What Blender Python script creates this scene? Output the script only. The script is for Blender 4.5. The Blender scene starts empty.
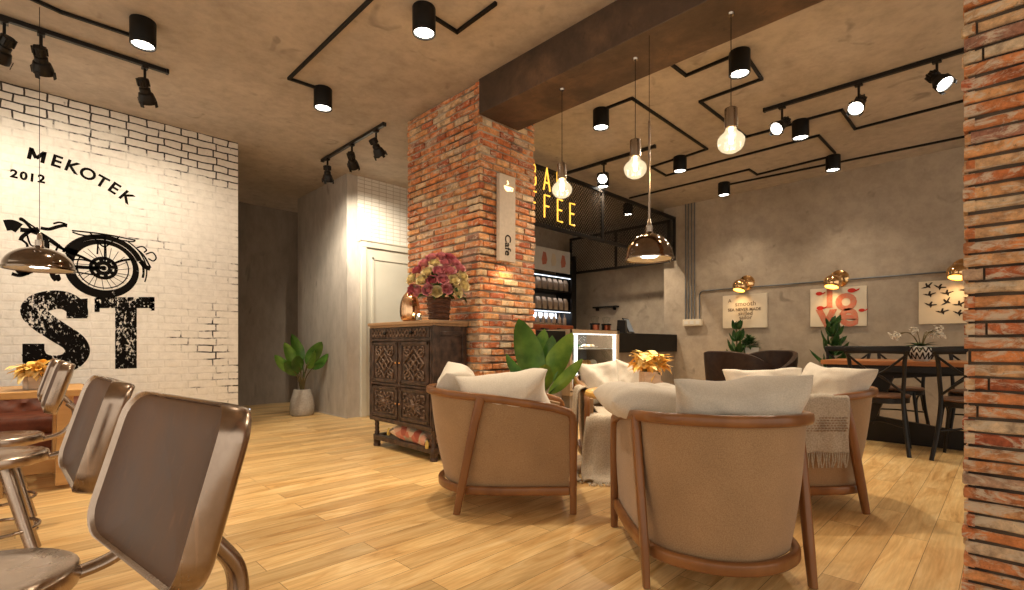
import bpy, math, random
from mathutils import Vector, Matrix, Euler, noise
random.seed(7)
C = bpy.context.scene.collection
PI = math.pi
S2 = math.sqrt(.5)
F, CX, HZ, EYE = 497.0, 512.0, 345.0, 1.0        # focal length / horizon of the photograph, camera height
CEIL = 3.34

# ------------------------------------------------------------------ geometry helpers
def RD(r, D):                      # sideways / forward distance -> room x, y
    return ((D + r) * S2, (D - r) * S2)
def on_z(u, v, z):                 # photo point known to lie at height z
    D = F * (EYE - z) / (v - HZ); x, y = RD((u - CX) / F * D, D); return Vector((x, y, z))
def on_x(u, v, X):                 # photo point known to lie on the plane x = X
    D = X / S2 / (1 + (u - CX) / F); x, y = RD((u - CX) / F * D, D); return Vector((x, y, EYE + (HZ - v) * D / F))
def on_y(u, v, Y):
    D = Y / S2 / (1 - (u - CX) / F); x, y = RD((u - CX) / F * D, D); return Vector((x, y, EYE + (HZ - v) * D / F))

class MB:
    def __init__(s): s.v = []; s.f = []; s.t = []; s.tint = 0.5
    def add(s, vs, fs):
        b = len(s.v); s.v += [tuple(p) for p in vs]
        for f in fs: s.f.append([b + i for i in f]); s.t.append(s.tint)
    def box(s, c, d, rz=0, M=None, taper=1.0):
        x, y, z = d[0] / 2, d[1] / 2, d[2] / 2
        vs = [Vector((sx * x * (taper if sz < 0 else 1), sy * y * (taper if sz < 0 else 1), sz * z)) for sz in (-1, 1) for sx, sy in ((-1, -1), (1, -1), (1, 1), (-1, 1))]
        R = M if M is not None else Matrix.Rotation(rz, 3, 'Z')
        vs = [R @ p + Vector(c) for p in vs]
        s.add(vs, [(3, 2, 1, 0), (4, 5, 6, 7), (0, 1, 5, 4), (1, 2, 6, 5), (2, 3, 7, 6), (3, 0, 4, 7)])
        return s
    def bx(s, a, b):
        a, b = Vector(a), Vector(b); lo = Vector(map(min, a, b)); hi = Vector(map(max, a, b))
        return s.box((lo + hi) / 2, hi - lo)
    def beam(s, p, q, w, h, up=(0, 0, 1)):
        p, q = Vector(p), Vector(q); d = (q - p); L = d.length; d.normalize(); up = Vector(up)
        if abs(d.dot(up)) > .98: up = Vector((1, 0, 0))
        a = d.cross(up).normalized(); b = a.cross(d)
        M = Matrix((a, d, b)).transposed()
        return s.box((p + q) / 2, (w, L, h), M=M)
    def sweep(s, pts, sec, closed=False, up=(0, 0, 1), caps=True, scale=None):
        P = [Vector(p) for p in pts]; n = len(P); T = []
        for i in range(n):
            a = P[(i - 1) % n] if (closed or i > 0) else P[i]; b = P[(i + 1) % n] if (closed or i < n - 1) else P[i]
            T.append((b - a).normalized())
        u = Vector(up); N = u - T[0] * u.dot(T[0])
        if N.length < 1e-3: N = Vector((1, 0, 0)) - T[0] * T[0].x
        if N.length < 1e-3: N = Vector((0, 1, 0))
        N.normalize(); vs = []; m = len(sec)
        for i in range(n):
            N = (N - T[i] * N.dot(T[i])).normalized(); Bn = T[i].cross(N); k = scale[i] if scale else 1
            for a, b in sec: vs.append(P[i] + Bn * a * k + N * b * k)
        fs = []
        for i in range(n if closed else n - 1):
            for j in range(m):
                k = (j + 1) % m; i2 = (i + 1) % n
                fs.append((i * m + j, i * m + k, i2 * m + k, i2 * m + j))
        if caps and not closed: fs += [tuple(range(m - 1, -1, -1)), tuple((n - 1) * m + j for j in range(m))]
        s.add(vs, fs); return s
    def tube(s, pts, r, seg=8, closed=False, scale=None, up=(0, 0, 1)):
        return s.sweep(pts, [(r * math.cos(2 * PI * i / seg), r * math.sin(2 * PI * i / seg)) for i in range(seg)], closed, up=up, scale=scale)
    def lathe(s, prof, c=(0, 0, 0), seg=24, M=None, cap=True):
        c = Vector(c); n = len(prof); vs = []
        for r, z in prof:
            for i in range(seg):
                p = Vector((r * math.cos(2 * PI * i / seg), r * math.sin(2 * PI * i / seg), z))
                vs.append((M @ p if M is not None else p) + c)
        fs = [(i * seg + j, i * seg + (j + 1) % seg, (i + 1) * seg + (j + 1) % seg, (i + 1) * seg + j) for i in range(n - 1) for j in range(seg)]
        if cap:
            if prof[0][0] > 1e-5: fs.append(tuple(range(seg - 1, -1, -1)))
            if prof[-1][0] > 1e-5: fs.append(tuple((n - 1) * seg + j for j in range(seg)))
        s.add(vs, fs); return s
    def grid(s, fn, nu, nv, closed_u=False):
        vs = [fn(i / (nu if closed_u else nu - 1), j / (nv - 1)) for i in range(nu) for j in range(nv)]
        fs = [(i * nv + j, ((i + 1) % nu) * nv + j, ((i + 1) % nu) * nv + j + 1, i * nv + j + 1) for i in range(nu if closed_u else nu - 1) for j in range(nv - 1)]
        s.add(vs, fs); return s
    def poly(s, pts, n, th):          # flat outline with a thickness along n
        n = Vector(n) * th; k = len(pts); P = [Vector(p) for p in pts]
        s.add(P + [p + n for p in P], [tuple(range(k - 1, -1, -1)), tuple(range(k, 2 * k))] + [(i, (i + 1) % k, k + (i + 1) % k, k + i) for i in range(k)])
        return s
    def ball(s, c, r, sx=1, sy=1, sz=1, seg=12, M=None):
        n = seg // 2 + 1
        vs = lambda a, b: (M if M is not None else Matrix.Identity(3)) @ Vector((r * sx * math.sin(b * PI) * math.cos(a * 2 * PI), r * sy * math.sin(b * PI) * math.sin(a * 2 * PI), r * sz * math.cos(b * PI))) + Vector(c)
        return s.grid(vs, seg, n, True)
    def build(s, name, m, parent=None, smooth=35, bevel=0, bseg=2, sub=0, solid=0):
        me = bpy.data.meshes.new(name); me.from_pydata(s.v, [], s.f); me.validate(); 
        at = me.color_attributes.new('tint', 'FLOAT_COLOR', 'CORNER')
        if len(me.polygons) == len(s.t):
            buf = []
            for p, t in zip(me.polygons, s.t): buf += [t, (t * 7.31) % 1, (t * 13.7) % 1, 1] * p.loop_total
            at.data.foreach_set('color', buf)
        import bmesh
        b = bmesh.new(); b.from_mesh(me); bmesh.ops.remove_doubles(b, verts=b.verts, dist=1e-6); bmesh.ops.recalc_face_normals(b, faces=b.faces); b.to_mesh(me); b.free()
        me.materials.append(m)
        if smooth:
            me.polygons.foreach_set('use_smooth', [True] * len(me.polygons)); me.set_sharp_from_angle(angle=math.radians(smooth))
        o = bpy.data.objects.new(name, me); C.objects.link(o)
        if parent: o.parent = parent
        if solid:
            d = o.modifiers.new('solid', 'SOLIDIFY'); d.thickness = solid; d.offset = 0
        if bevel:
            d = o.modifiers.new('bevel', 'BEVEL'); d.width = bevel; d.segments = bseg; d.limit_method = 'ANGLE'; d.angle_limit = math.radians(40)
        if sub:
            d = o.modifiers.new('sub', 'SUBSURF'); d.levels = sub; d.render_levels = sub
        return o

def rrect(w, h, r=.3):
    r = min(w, h) * r; out = []
    for cx, cy, a0 in ((w / 2 - r, h / 2 - r, 0), (-w / 2 + r, h / 2 - r, 90), (-w / 2 + r, -h / 2 + r, 180), (w / 2 - r, -h / 2 + r, 270)):
        for k in range(3):
            a = math.radians(a0 + 45 * k); out.append((cx + r * math.cos(a), cy + r * math.sin(a)))
    return out
def spline(pts, n=8, closed=False):
    P = [Vector(p) for p in pts]; out = []; m = len(P)
    for i in range(m if closed else m - 1):
        p1, p2 = P[i], P[(i + 1) % m]
        p0 = P[(i - 1) % m] if (closed or i > 0) else p1 * 2 - p2
        p3 = P[(i + 2) % m] if (closed or i < m - 2) else p2 * 2 - p1
        for k in range(n):
            t = k / n
            out.append(.5 * (2 * p1 + (p2 - p0) * t + (2 * p0 - 5 * p1 + 4 * p2 - p3) * t * t + (3 * p1 - p0 - 3 * p2 + p3) * t ** 3))
    if not closed: out.append(P[-1])
    return out

def thing(name, label, cat, loc=(0, 0, 0), rz=0, group=None):
    o = bpy.data.objects.new(name, None); C.objects.link(o); o.empty_display_size = .05
    o.location = loc; o.rotation_euler = (0, 0, rz); o['label'] = label; o['category'] = cat
    if group: o['group'] = group
    return o
def tag(o, label, cat, group=None):
    o['label'] = label; o['category'] = cat
    if group: o['group'] = group
    return o
def struct(o): o['kind'] = 'structure'; return o
def place(o, loc, rot=(0, 0, 0), scale=None):
    o.location = loc; o.rotation_euler = rot
    if scale: o.scale = (scale,) * 3
    return o
def dup(root, loc=None, rz=None, label=None, group=None, rot=None):
    r = root.copy(); C.objects.link(r)
    if loc is not None: r.location = loc
    if rz is not None: r.rotation_euler = (0, 0, rz)
    if rot is not None: r.rotation_euler = rot
    if label: r['label'] = label
    if group: r['group'] = group
    for ch in list(root.children):
        c = ch.copy(); C.objects.link(c); c.parent = r
        for g in list(ch.children):
            d = g.copy(); C.objects.link(d); d.parent = c
    return r

def text_mesh(body, size, offset=0.0, extrude=.001, spacing=1.0, align='CENTER'):
    cu = bpy.data.curves.new('lettering', 'FONT'); cu.body = body; cu.size = size; cu.offset = offset; cu.extrude = extrude
    cu.align_x = align; cu.align_y = 'CENTER'; cu.space_character = spacing; cu.resolution_u = 4
    o = bpy.data.objects.new('lettering', cu); C.objects.link(o)
    bpy.context.view_layer.update()
    me = bpy.data.meshes.new_from_object(o.evaluated_get(bpy.context.evaluated_depsgraph_get()))
    vs = [v.co.copy() for v in me.vertices]; fs = [tuple(p.vertices) for p in me.polygons]
    bpy.data.objects.remove(o); bpy.data.curves.remove(cu); bpy.data.meshes.remove(me)
    return vs, fs
def put_text(mb, body, size, origin, ex, ey, **k):
    ex = Vector(ex).normalized(); ey = Vector(ey).normalized(); ez = ex.cross(ey); o = Vector(origin)
    vs, fs = text_mesh(body, size, **k)
    mb.add([o + ex * p.x + ey * p.y + ez * p.z for p in vs], fs)

# ------------------------------------------------------------------ materials
def new_mat(name):
    m = bpy.data.materials.new(name); m.use_nodes = True; nt = m.node_tree
    return m, nt, nt.nodes['Principled BSDF'], nt.nodes['Material Output']
def N(nt, t, **k):
    n = nt.nodes.new(t)
    for a, b in k.items():
        if a in n.inputs.keys(): n.inputs[a].default_value = b
        else: setattr(n, a, b)
    return n
def ramp(nt, stops, fac=None):
    r = nt.nodes.new('ShaderNodeValToRGB'); e = r.color_ramp.elements
    while len(e) < len(stops): e.new(.5)
    for el, (p, c) in zip(e, stops): el.position = p; el.color = (*c, 1) if len(c) == 3 else c
    if fac is not None: nt.links.new(fac, r.inputs[0])
    return r
def coords(nt, scale=(1, 1, 1), rot=(0, 0, 0), loc=(0, 0, 0)):
    tc = nt.nodes.new('ShaderNodeTexCoord'); mp = nt.nodes.new('ShaderNodeMapping')
    mp.inputs['Scale'].default_value = scale; mp.inputs['Rotation'].default_value = rot; mp.inputs['Location'].default_value = loc
    nt.links.new(tc.outputs['Object'], mp.inputs['Vector']); return mp.outputs[0]
def bump(nt, bs, h, strength, dist=.01):
    b = N(nt, 'ShaderNodeBump', Strength=strength, Distance=dist); nt.links.new(h, b.inputs['Height']); nt.links.new(b.outputs[0], bs.inputs['Normal'])
def mix(nt, a, b, fac, mode='MIX'):
    n = nt.nodes.new('ShaderNodeMix'); n.data_type = 'RGBA'; n.blend_type = mode
    for k, x in ((6, a), (7, b), (0, fac)):
        if hasattr(x, 'is_linked'): nt.links.new(x, n.inputs[k])
        else: n.inputs[k].default_value = (*x, 1) if isinstance(x, tuple) and len(x) == 3 else x
    return n.outputs[2]
def pm(name, c1, c2=None, scale=8, rough=.6, metal=0, bp=0, stretch=(1, 1, 1), detail=5, spec=None, sheen=0, coat=0, lo=.35, hi=.65):
    m, nt, bs, _ = new_mat(name)
    bs.inputs['Roughness'].default_value = rough; bs.inputs['Metallic'].default_value = metal; bs.inputs['Specular IOR Level'].default_value = .25
    if spec is not None: bs.inputs['Specular IOR Level'].default_value = spec
    if coat: bs.inputs['Coat Weight'].default_value = coat
    if sheen: bs.inputs['Sheen Weight'].default_value = sheen
    if c2 is None: c2 = tuple(x * .82 for x in c1)
    n = N(nt, 'ShaderNodeTexNoise', Scale=scale, Detail=detail); nt.links.new(coords(nt, stretch), n.inputs['Vector'])
    nt.links.new(ramp(nt, [(lo, c2), (hi, c1)], n.outputs[0]).outputs[0], bs.inputs['Base Color'])
    if bp: bump(nt, bs, n.outputs[0], bp)
    return m
def emit(name, col, st):
    m, nt, bs, out = new_mat(name); bs.inputs['Base Color'].default_value = (*col, 1)
    bs.inputs['Emission Color'].default_value = (*col, 1); bs.inputs['Emission Strength'].default_value = st; return m

M = {}
# wooden plank floor: boards run along x
def floor_mat():
    m, nt, bs, _ = new_mat('floor_planks'); L = nt.links.new
    co = coords(nt)
    br = N(nt, 'ShaderNodeTexBrick', Scale=1.0); br.inputs['Color1'].default_value = (0, 0, 0, 1); br.inputs['Color2'].default_value = (1, 1, 1, 1)
    br.inputs['Mortar'].default_value = (.5, .5, .5, 1); br.inputs['Mortar Size'].default_value = .0012; br.inputs['Brick Width'].default_value = 1.25; br.inputs['Row Height'].default_value = .145
    br.offset = .37; br.squash = 1; L(co, br.inputs['Vector'])
    # grain shifts from board to board
    mp = nt.nodes.new('ShaderNodeVectorMath'); mp.operation = 'MULTIPLY_ADD'; L(br.outputs['Color'], mp.inputs[0]); mp.inputs[1].default_value = (9, 17, 5); L(co, mp.inputs[2])
    sc = nt.nodes.new('ShaderNodeVectorMath'); sc.operation = 'MULTIPLY'; L(mp.outputs[0], sc.inputs[0]); sc.inputs[1].default_value = (1.0, 5.5, 1)
    n1 = N(nt, 'ShaderNodeTexNoise', Scale=1.6, Detail=6, Roughness=.6, Distortion=1.4); L(sc.outputs[0], n1.inputs['Vector'])
    sc2 = nt.nodes.new('ShaderNodeVectorMath'); sc2.operation = 'MULTIPLY'; L(mp.outputs[0], sc2.inputs[0]); sc2.inputs[1].default_value = (3, 60, 1)
    n2 = N(nt, 'ShaderNodeTexNoise', Scale=1.5, Detail=3); L(sc2.outputs[0], n2.inputs['Vector'])
    c1 = ramp(nt, [(.25, (.46, .25, .085)), (.40, (.72, .46, .19)), (.58, (.86, .62, .30)), (.75, (.92, .72, .42))], n1.outputs[0]).outputs[0]
    c2 = ramp(nt, [(0, (.80, .78, .76)), (.5, (.98, .96, .94)), (1, (1.12, 1.1, 1.05))], br.outputs['Color']).outputs[0]
    c3 = ramp(nt, [(.3, (.86, .84, .8)), (.7, (1.05, 1.05, 1.05))], n2.outputs[0]).outputs[0]
    c = mix(nt, mix(nt, c1, c2, 1.0, 'MULTIPLY'), c3, 1.0, 'MULTIPLY')
    c = mix(nt, c, (.22, .11, .045), br.outputs['Fac'])
    L(c, bs.inputs['Base Color']); bs.inputs['Roughness'].default_value = .33; bs.inputs['Specular IOR Level'].default_value = .45
    bump(nt, bs, br.outputs['Fac'], -.25, .004)
    return m
M['floor'] = floor_mat()
def concrete(name, a, b, c, scale=.9, rough=.75, bp=.25, spots=True, streak=(1, 1, 1)):
    m, nt, bs, _ = new_mat(name); L = nt.links.new; co = coords(nt, streak)
    n1 = N(nt, 'ShaderNodeTexNoise', Scale=scale, Detail=8, Roughness=.62, Distortion=.6); L(co, n1.inputs['Vector'])
    n2 = N(nt, 'ShaderNodeTexNoise', Scale=scale * 9, Detail=6, Roughness=.7); L(co, n2.inputs['Vector'])
    col = ramp(nt, [(.3, a), (.5, b), (.7, c)], n1.outputs[0]).outputs[0]
    col = mix(nt, col, ramp(nt, [(.3, (.72, .71, .7)), (.6, (1.05, 1.05, 1.05))], n2.outputs[0]).outputs[0], .75, 'MULTIPLY')
    if spots:
        n3 = N(nt, 'ShaderNodeTexNoise', Scale=scale * 5.5, Detail=2, Distortion=.8); L(coords(nt, streak, loc=(3, 7, 1)), n3.inputs['Vector'])
        col = mix(nt, col, tuple(x * .42 for x in a), ramp(nt, [(.66, (0, 0, 0)), (.76, (.55, .55, .55))], n3.outputs[0]).outputs[0])
    L(col, bs.inputs['Base Color']); bs.inputs['Roughness'].default_value = rough; bump(nt, bs, n2.outputs[0], bp, .01)
    return m
M['ceiling'] = concrete('ceiling_concrete', (.37, .32, .265), (.46, .40, .338), (.54, .475, .405), .8, .7)
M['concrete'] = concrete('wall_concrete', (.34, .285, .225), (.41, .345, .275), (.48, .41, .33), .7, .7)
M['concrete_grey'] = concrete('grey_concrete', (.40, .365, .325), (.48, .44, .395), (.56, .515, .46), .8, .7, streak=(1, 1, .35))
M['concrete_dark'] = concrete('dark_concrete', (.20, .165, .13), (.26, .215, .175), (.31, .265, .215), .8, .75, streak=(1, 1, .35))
M['beam'] = concrete('rusted_beam', (.030, .019, .014), (.080, .048, .031), (.17, .095, .053), 1.9, .5, .15, True)
# painted white brick
def white_brick():
    m, nt, bs, _ = new_mat('white_painted_brick'); L = nt.links.new
    tc = nt.nodes.new('ShaderNodeTexCoord'); sp = nt.nodes.new('ShaderNodeSeparateXYZ'); cb = nt.nodes.new('ShaderNodeCombineXYZ')
    L(tc.outputs['Object'], sp.inputs[0]); L(sp.outputs[0], cb.inputs[0]); L(sp.outputs[2], cb.inputs[1]); 
    nz = N(nt, 'ShaderNodeTexNoise', Scale=6.0, Detail=5); L(cb.outputs[0], nz.inputs['Vector'])
    ds = nt.nodes.new('ShaderNodeVectorMath'); ds.operation = 'MULTIPLY_ADD'; L(nz.outputs['Color'], ds.inputs[0]); ds.inputs[1].default_value = (.032, .03, 0); L(cb.outputs[0], ds.inputs[2])
    br = N(nt, 'ShaderNodeTexBrick', Scale=1.0); br.inputs['Mortar Size'].default_value = .0085; br.inputs['Mortar Smooth'].default_value = .35
    br.inputs['Brick Width'].default_value = .27; br.squash = .56; br.squash_frequency = 2; br.inputs['Row Height'].default_value = .078; L(ds.outputs[0], br.inputs['Vector'])
    # where the joints stay dark (old paint worn) and where they are filled with paint
    n1 = N(nt, 'ShaderNodeTexNoise', Scale=1.5, Detail=7, Roughness=.75); L(cb.outputs[0], n1.inputs['Vector'])
    gz = nt.nodes.new('ShaderNodeMapRange'); L(sp.outputs[2], gz.inputs[0]); gz.inputs[1].default_value = 2.75; gz.inputs[2].default_value = 3.3; gz.inputs[3].default_value = 0; gz.inputs[4].default_value = .28
    gx = nt.nodes.new('ShaderNodeMapRange'); L(sp.outputs[0], gx.inputs[0]); gx.inputs[1].default_value = 1.0; gx.inputs[2].default_value = 1.85; gx.inputs[3].default_value = 0; gx.inputs[4].default_value = .13
    a1 = nt.nodes.new('ShaderNodeMath'); a1.operation = 'ADD'; L(n1.outputs[0], a1.inputs[0]); L(gz.outputs[0], a1.inputs[1])
    a2 = nt.nodes.new('ShaderNodeMath'); a2.operation = 'ADD'; L(a1.outputs[0], a2.inputs[0]); L(gx.outputs[0], a2.inputs[1])
    msk = ramp(nt, [(.52, (.04, .04, .04)), (.60, (.2, .2, .2)), (.67, (1, 1, 1))], a2.outputs[0]).outputs[0]
    fac = nt.nodes.new('ShaderNodeMath'); fac.operation = 'MULTIPLY'; L(msk, fac.inputs[0]); L(br.outputs['Fac'], fac.inputs[1])
    n2 = N(nt, 'ShaderNodeTexNoise', Scale=14, Detail=6, Roughness=.7); L(cb.outputs[0], n2.inputs['Vector'])
    base = ramp(nt, [(.3, (.66, .625, .57)), (.6, (.78, .745, .69))], n2.outputs[0]).outputs[0]
    n3 = N(nt, 'ShaderNodeTexNoise', Scale=26, Detail=4); L(cb.outputs[0], n3.inputs['Vector'])
    a3 = nt.nodes.new('ShaderNodeMath'); a3.operation = 'MULTIPLY'; L(ramp(nt, [(.66, (0, 0, 0)), (.72, (1, 1, 1))], n3.outputs[0]).outputs[0], a3.inputs[0]); L(ramp(nt, [(.72, (0, 0, 0)), (.9, (1, 1, 1))], a2.outputs[0]).outputs[0], a3.inputs[1])
    col = mix(nt, base, (.025, .02, .017), fac.outputs[0]); col = mix(nt, col, (.04, .03, .025), a3.outputs[0])
    L(col, bs.inputs['Base Color']); bs.inputs['Roughness'].default_value = .7
    h = nt.nodes.new('ShaderNodeMath'); h.operation = 'SUBTRACT'; L(n2.outputs[0], h.inputs[0]); L(br.outputs['Fac'], h.inputs[1]); bump(nt, bs, h.outputs[0], .35, .008)
    return m
M['white_brick'] = white_brick()
def brick_mat(name, w0, w1):
    m, nt, bs, _ = new_mat(name); L = nt.links.new
    at = nt.nodes.new('ShaderNodeVertexColor'); at.layer_name = 'tint'; sp = nt.nodes.new('ShaderNodeSeparateColor'); L(at.outputs[0], sp.inputs[0])
    c = ramp(nt, [(0, (.42, .11, .05)), (.16, (.56, .17, .06)), (.34, (.66, .26, .09)), (.5, (.60, .23, .09)), (.64, (.70, .36, .15)), (.78, (.68, .47, .27)), (.9, (.70, .56, .38)), (1, (.36, .15, .10))], sp.outputs[0]).outputs[0]
    n1 = N(nt, 'ShaderNodeTexNoise', Scale=14, Detail=8, Roughness=.7); L(coords(nt), n1.inputs['Vector'])
    n2 = N(nt, 'ShaderNodeTexNoise', Scale=9, Detail=6, Roughness=.75, Distortion=1.2); L(coords(nt, (1, 1, 2.2), loc=(5, 2, 9)), n2.inputs['Vector'])
    n4 = N(nt, 'ShaderNodeTexNoise', Scale=38, Detail=6, Roughness=.8); L(coords(nt), n4.inputs['Vector'])
    c = mix(nt, c, ramp(nt, [(.32, (.34, .30, .30)), (.62, (1.25, 1.2, 1.15))], n1.outputs[0]).outputs[0], .95, 'MULTIPLY')
    c = mix(nt, c, (.66, .56, .43), ramp(nt, [(w0, (0, 0, 0)), (w1, (.85, .85, .85))], n2.outputs[0]).outputs[0])
    c = mix(nt, c, (.05, .035, .028), ramp(nt, [(.60, (0, 0, 0)), (.70, (.8, .8, .8))], n4.outputs[0]).outputs[0])
    L(c, bs.inputs['Base Color']); bs.inputs['Roughness'].default_value = .82; bump(nt, bs, n4.outputs[0], .7, .012)
    return m
M['brick'] = brick_mat('old_red_brick', .50, .64); M['brick_smeared'] = brick_mat('smeared_red_brick', .49, .60)
M['mortar'] = pm('grey_mortar', (.46, .39, .31), (.10, .075, .055), 2.2, .95, bp=.5, detail=8, lo=.42, hi=.60)
M['mortar_dark'] = pm('dark_mortar', (.10, .075, .055), (.03, .022, .017), 6, .95, bp=.5)
def grid_tile():
    m, nt, bs, _ = new_mat('white_tile'); L = nt.links.new
    tc = nt.nodes.new('ShaderNodeTexCoord'); sp = nt.nodes.new('ShaderNodeSeparateXYZ'); cb = nt.nodes.new('ShaderNodeCombineXYZ')
    L(tc.outputs['Object'], sp.inputs[0]); L(sp.outputs[0], cb.inputs[0]); L(sp.outputs[2], cb.inputs[1])
    br = N(nt, 'ShaderNodeTexBrick', Scale=1.0); br.inputs['Color1'].default_value = (.70, .67, .61, 1); br.inputs['Color2'].default_value = (.78, .75, .70, 1); br.inputs['Mortar'].default_value = (.45, .40, .33, 1)
    br.inputs['Mortar Size'].default_value = .004; br.inputs['Brick Width'].default_value = .115; br.inputs['Row Height'].default_value = .055; br.offset = 0; L(cb.outputs[0], br.inputs['Vector'])
    L(br.outputs['Color'], bs.inputs['Base Color']); bs.inputs['Roughness'].default_value = .5; bump(nt, bs, br.outputs['Fac'], -.3, .004); return m
M['tile_white'] = grid_tile()
M['door'] = pm('cream_door_paint', (.62, .60, .52), (.57, .55, .47), 3, .45)
M['black'] = pm('black_metal', (.012, .010, .009), (.007, .006, .0055), 20, .4, spec=.3)
M['black_matte'] = pm('matte_black', (.009, .008, .007), (.005, .0045, .004), 12, .5, spec=.22)
M['black_wood'] = pm('black_stained_wood', (.012, .009, .008), (.006, .005, .004), 9, .38, stretch=(1, 1, .2), spec=.3)
M['chrome'] = pm('smoked_chrome', (.42, .35, .29), (.34, .28, .23), 4, .12, 1)
M['nickel'] = pm('brushed_nickel', (.50, .43, .37), (.36, .31, .26), 30, .25, 1, stretch=(1, 1, .1))
M['copper'] = pm('polished_copper', (.86, .56, .34), (.78, .48, .27), 5, .2, 1)
M['gold'] = pm('polished_brass', (.78, .52, .26), (.68, .42, .2), 5, .14, 1)
M['dark_chrome'] = pm('dark_bronze_mirror', (.26, .20, .155), (.20, .155, .12), 5, .1, 1)
M['conduit'] = pm('grey_blue_conduit', (.15, .17, .19), (.12, .135, .15), 10, .4, .3)
M['wood_frame'] = pm('walnut_frame', (.30, .130, .045), (.17, .068, .024), 7, .32, stretch=(1, 1, .25), coat=.25, lo=.3, hi=.7)
M['wood_table'] = pm('light_oak', (.62, .37, .15), (.44, .23, .08), 6, .4, stretch=(.25, 2, 2), lo=.3, hi=.7)
M['wood_honey'] = pm('honey_wood', (.72, .42, .12), (.56, .28, .07), 6, .35, stretch=(.3, 2, 2))
M['wood_orange'] = pm('orange_table_wood', (.42, .17, .06), (.27, .10, .035), 6, .35, stretch=(2, .3, 2))
M['wood_pale'] = pm('pale_case_wood', (.46, .345, .235), (.36, .265, .18), 7, .5, stretch=(1, 1, .2))
M['wood_seat'] = pm('brown_seat_wood', (.17, .085, .05), (.11, .055, .032), 8, .4)
def weave(name, a, b, sc=260, rough=.9):
    m, nt, bs, _ = new_mat(name); L = nt.links.new
    n = N(nt, 'ShaderNodeTexNoise', Scale=sc, Detail=2); L(coords(nt), n.inputs['Vector'])
    n2 = N(nt, 'ShaderNodeTexNoise', Scale=5, Detail=4); L(coords(nt), n2.inputs['Vector'])
    c = mix(nt, ramp(nt, [(.35, b), (.65, a)], n.outputs[0]).outputs[0], ramp(nt, [(.3, (.9, .9, .9)), (.7, (1.06, 1.06, 1.06))], n2.outputs[0]).outputs[0], 1.0, 'MULTIPLY')
    L(c, bs.inputs['Base Color']); bs.inputs['Roughness'].default_value = rough; bs.inputs['Sheen Weight'].default_value = .25; bs.inputs['Specular IOR Level'].default_value = .2
    bump(nt, bs, n.outputs[0], .25, .002); return m
M['linen'] = weave('tan_upholstery', (.41, .262, .142), (.305, .188, .098), 260)
M['pillow'] = weave('cream_linen', (.76, .70, .61), (.66, .605, .52), 200)
M['pillow_grey'] = weave('greige_linen', (.62, .565, .485), (.53, .48, .405), 200)
M['throw'] = weave('oatmeal_throw', (.55, .48, .385), (.40, .34, .265), 120)
M['leather'] = pm('dark_brown_leather', (.034, .018, .012), (.020, .011, .008), 22, .4, bp=.15)
M['leather_red'] = pm('oxblood_leather', (.17, .045, .02), (.09, .024, .011), 12, .5, bp=.15)
M['steel_aged'] = None
def aged_steel(name, a, b, rough, metal):
    m, nt, bs, _ = new_mat(name); L = nt.links.new
    n = N(nt, 'ShaderNodeTexNoise', Scale=6, Detail=8, Roughness=.7); L(coords(nt, (1, 1, .5)), n.inputs['Vector'])
    n2 = N(nt, 'ShaderNodeTexNoise', Scale=60, Detail=3); L(coords(nt, (1, 1, .04)), n2.inputs['Vector'])
    c = mix(nt, ramp(nt, [(.35, b), (.65, a)], n.outputs[0]).outputs[0], ramp(nt, [(.62, (1, 1, 1)), (.72, (1.5, 1.4, 1.3))], n2.outputs[0]).outputs[0], .6, 'MULTIPLY')
    L(c, bs.inputs['Base Color']); bs.inputs['Metallic'].default_value = metal
    L(ramp(nt, [(.3, (rough - .08,) * 3), (.7, (rough + .1,) * 3)], n.outputs[0]).outputs[0], bs.inputs['Roughness']); return m
M['steel_aged'] = aged_steel('worn_steel', (.50, .405, .335), (.30, .225, .175), .24, 1)
M['steel_brown'] = aged_steel('brown_worn_plate', (.150, .072, .034), (.080, .037, .018), .5, .05)
M['carved'] = pm('carved_dark_wood', (.085, .050, .035), (.030, .018, .013), 14, .42, bp=.35, coat=.2)
M['carved_light'] = pm('rubbed_carving', (.21, .14, .10), (.075, .045, .032), 24, .4, bp=.3)
M['cab_top'] = pm('brown_top_wood', (.40, .255, .14), (.29, .18, .10), 7, .4, stretch=(2, .3, 1))
M['leaf'] = pm('green_leaf', (.09, .20, .03), (.03, .10, .014), 7, .34, spec=.5)
M['leaf_bright'] = pm('bright_green_leaf', (.20, .32, .05), (.05, .135, .018), 5, .34)
M['leaf_dark'] = pm('dark_green_leaf', (.05, .115, .032), (.018, .055, .014), 9, .36)
M['stem'] = pm('plant_stem', (.16, .13, .05), (.10, .07, .03), 9, .6)
M['pot_grey'] = concrete('grey_pot', (.36, .325, .285), (.44, .40, .355), (.50, .46, .41), 5, .8, .2, False)
M['pot_white'] = pm('white_pot', (.72, .70, .66), (.64, .62, .58), 5, .45)
M['soil'] = pm('soil', (.05, .032, .02), (.025, .017, .011), 40, .95, bp=.6)
M['petal_yellow'] = pm('yellow_leaf', (.92, .62, .17), (.80, .42, .07), 18, .5)
M['petal_pale'] = pm('pale_yellow_leaf', (.95, .78, .38), (.88, .60, .18), 18, .5)
M['rose_pink'] = pm('pink_petal', (.70, .30, .32), (.50, .16, .19), 26, .55)
M['rose_red'] = pm('crimson_petal', (.54, .15, .18), (.36, .075, .10), 26, .55)
M['rose_cream'] = pm('cream_petal', (.80, .68, .38), (.66, .54, .26), 26, .55)
M['basket'] = pm('brown_wicker', (.13, .055, .032), (.055, .024, .015), 30, .6, stretch=(1, 1, 3), bp=.6)
M['crate'] = pm('weathered_box', (.66, .55, .44), (.52, .41, .32), 9, .6, stretch=(1, 1, 3))
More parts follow.
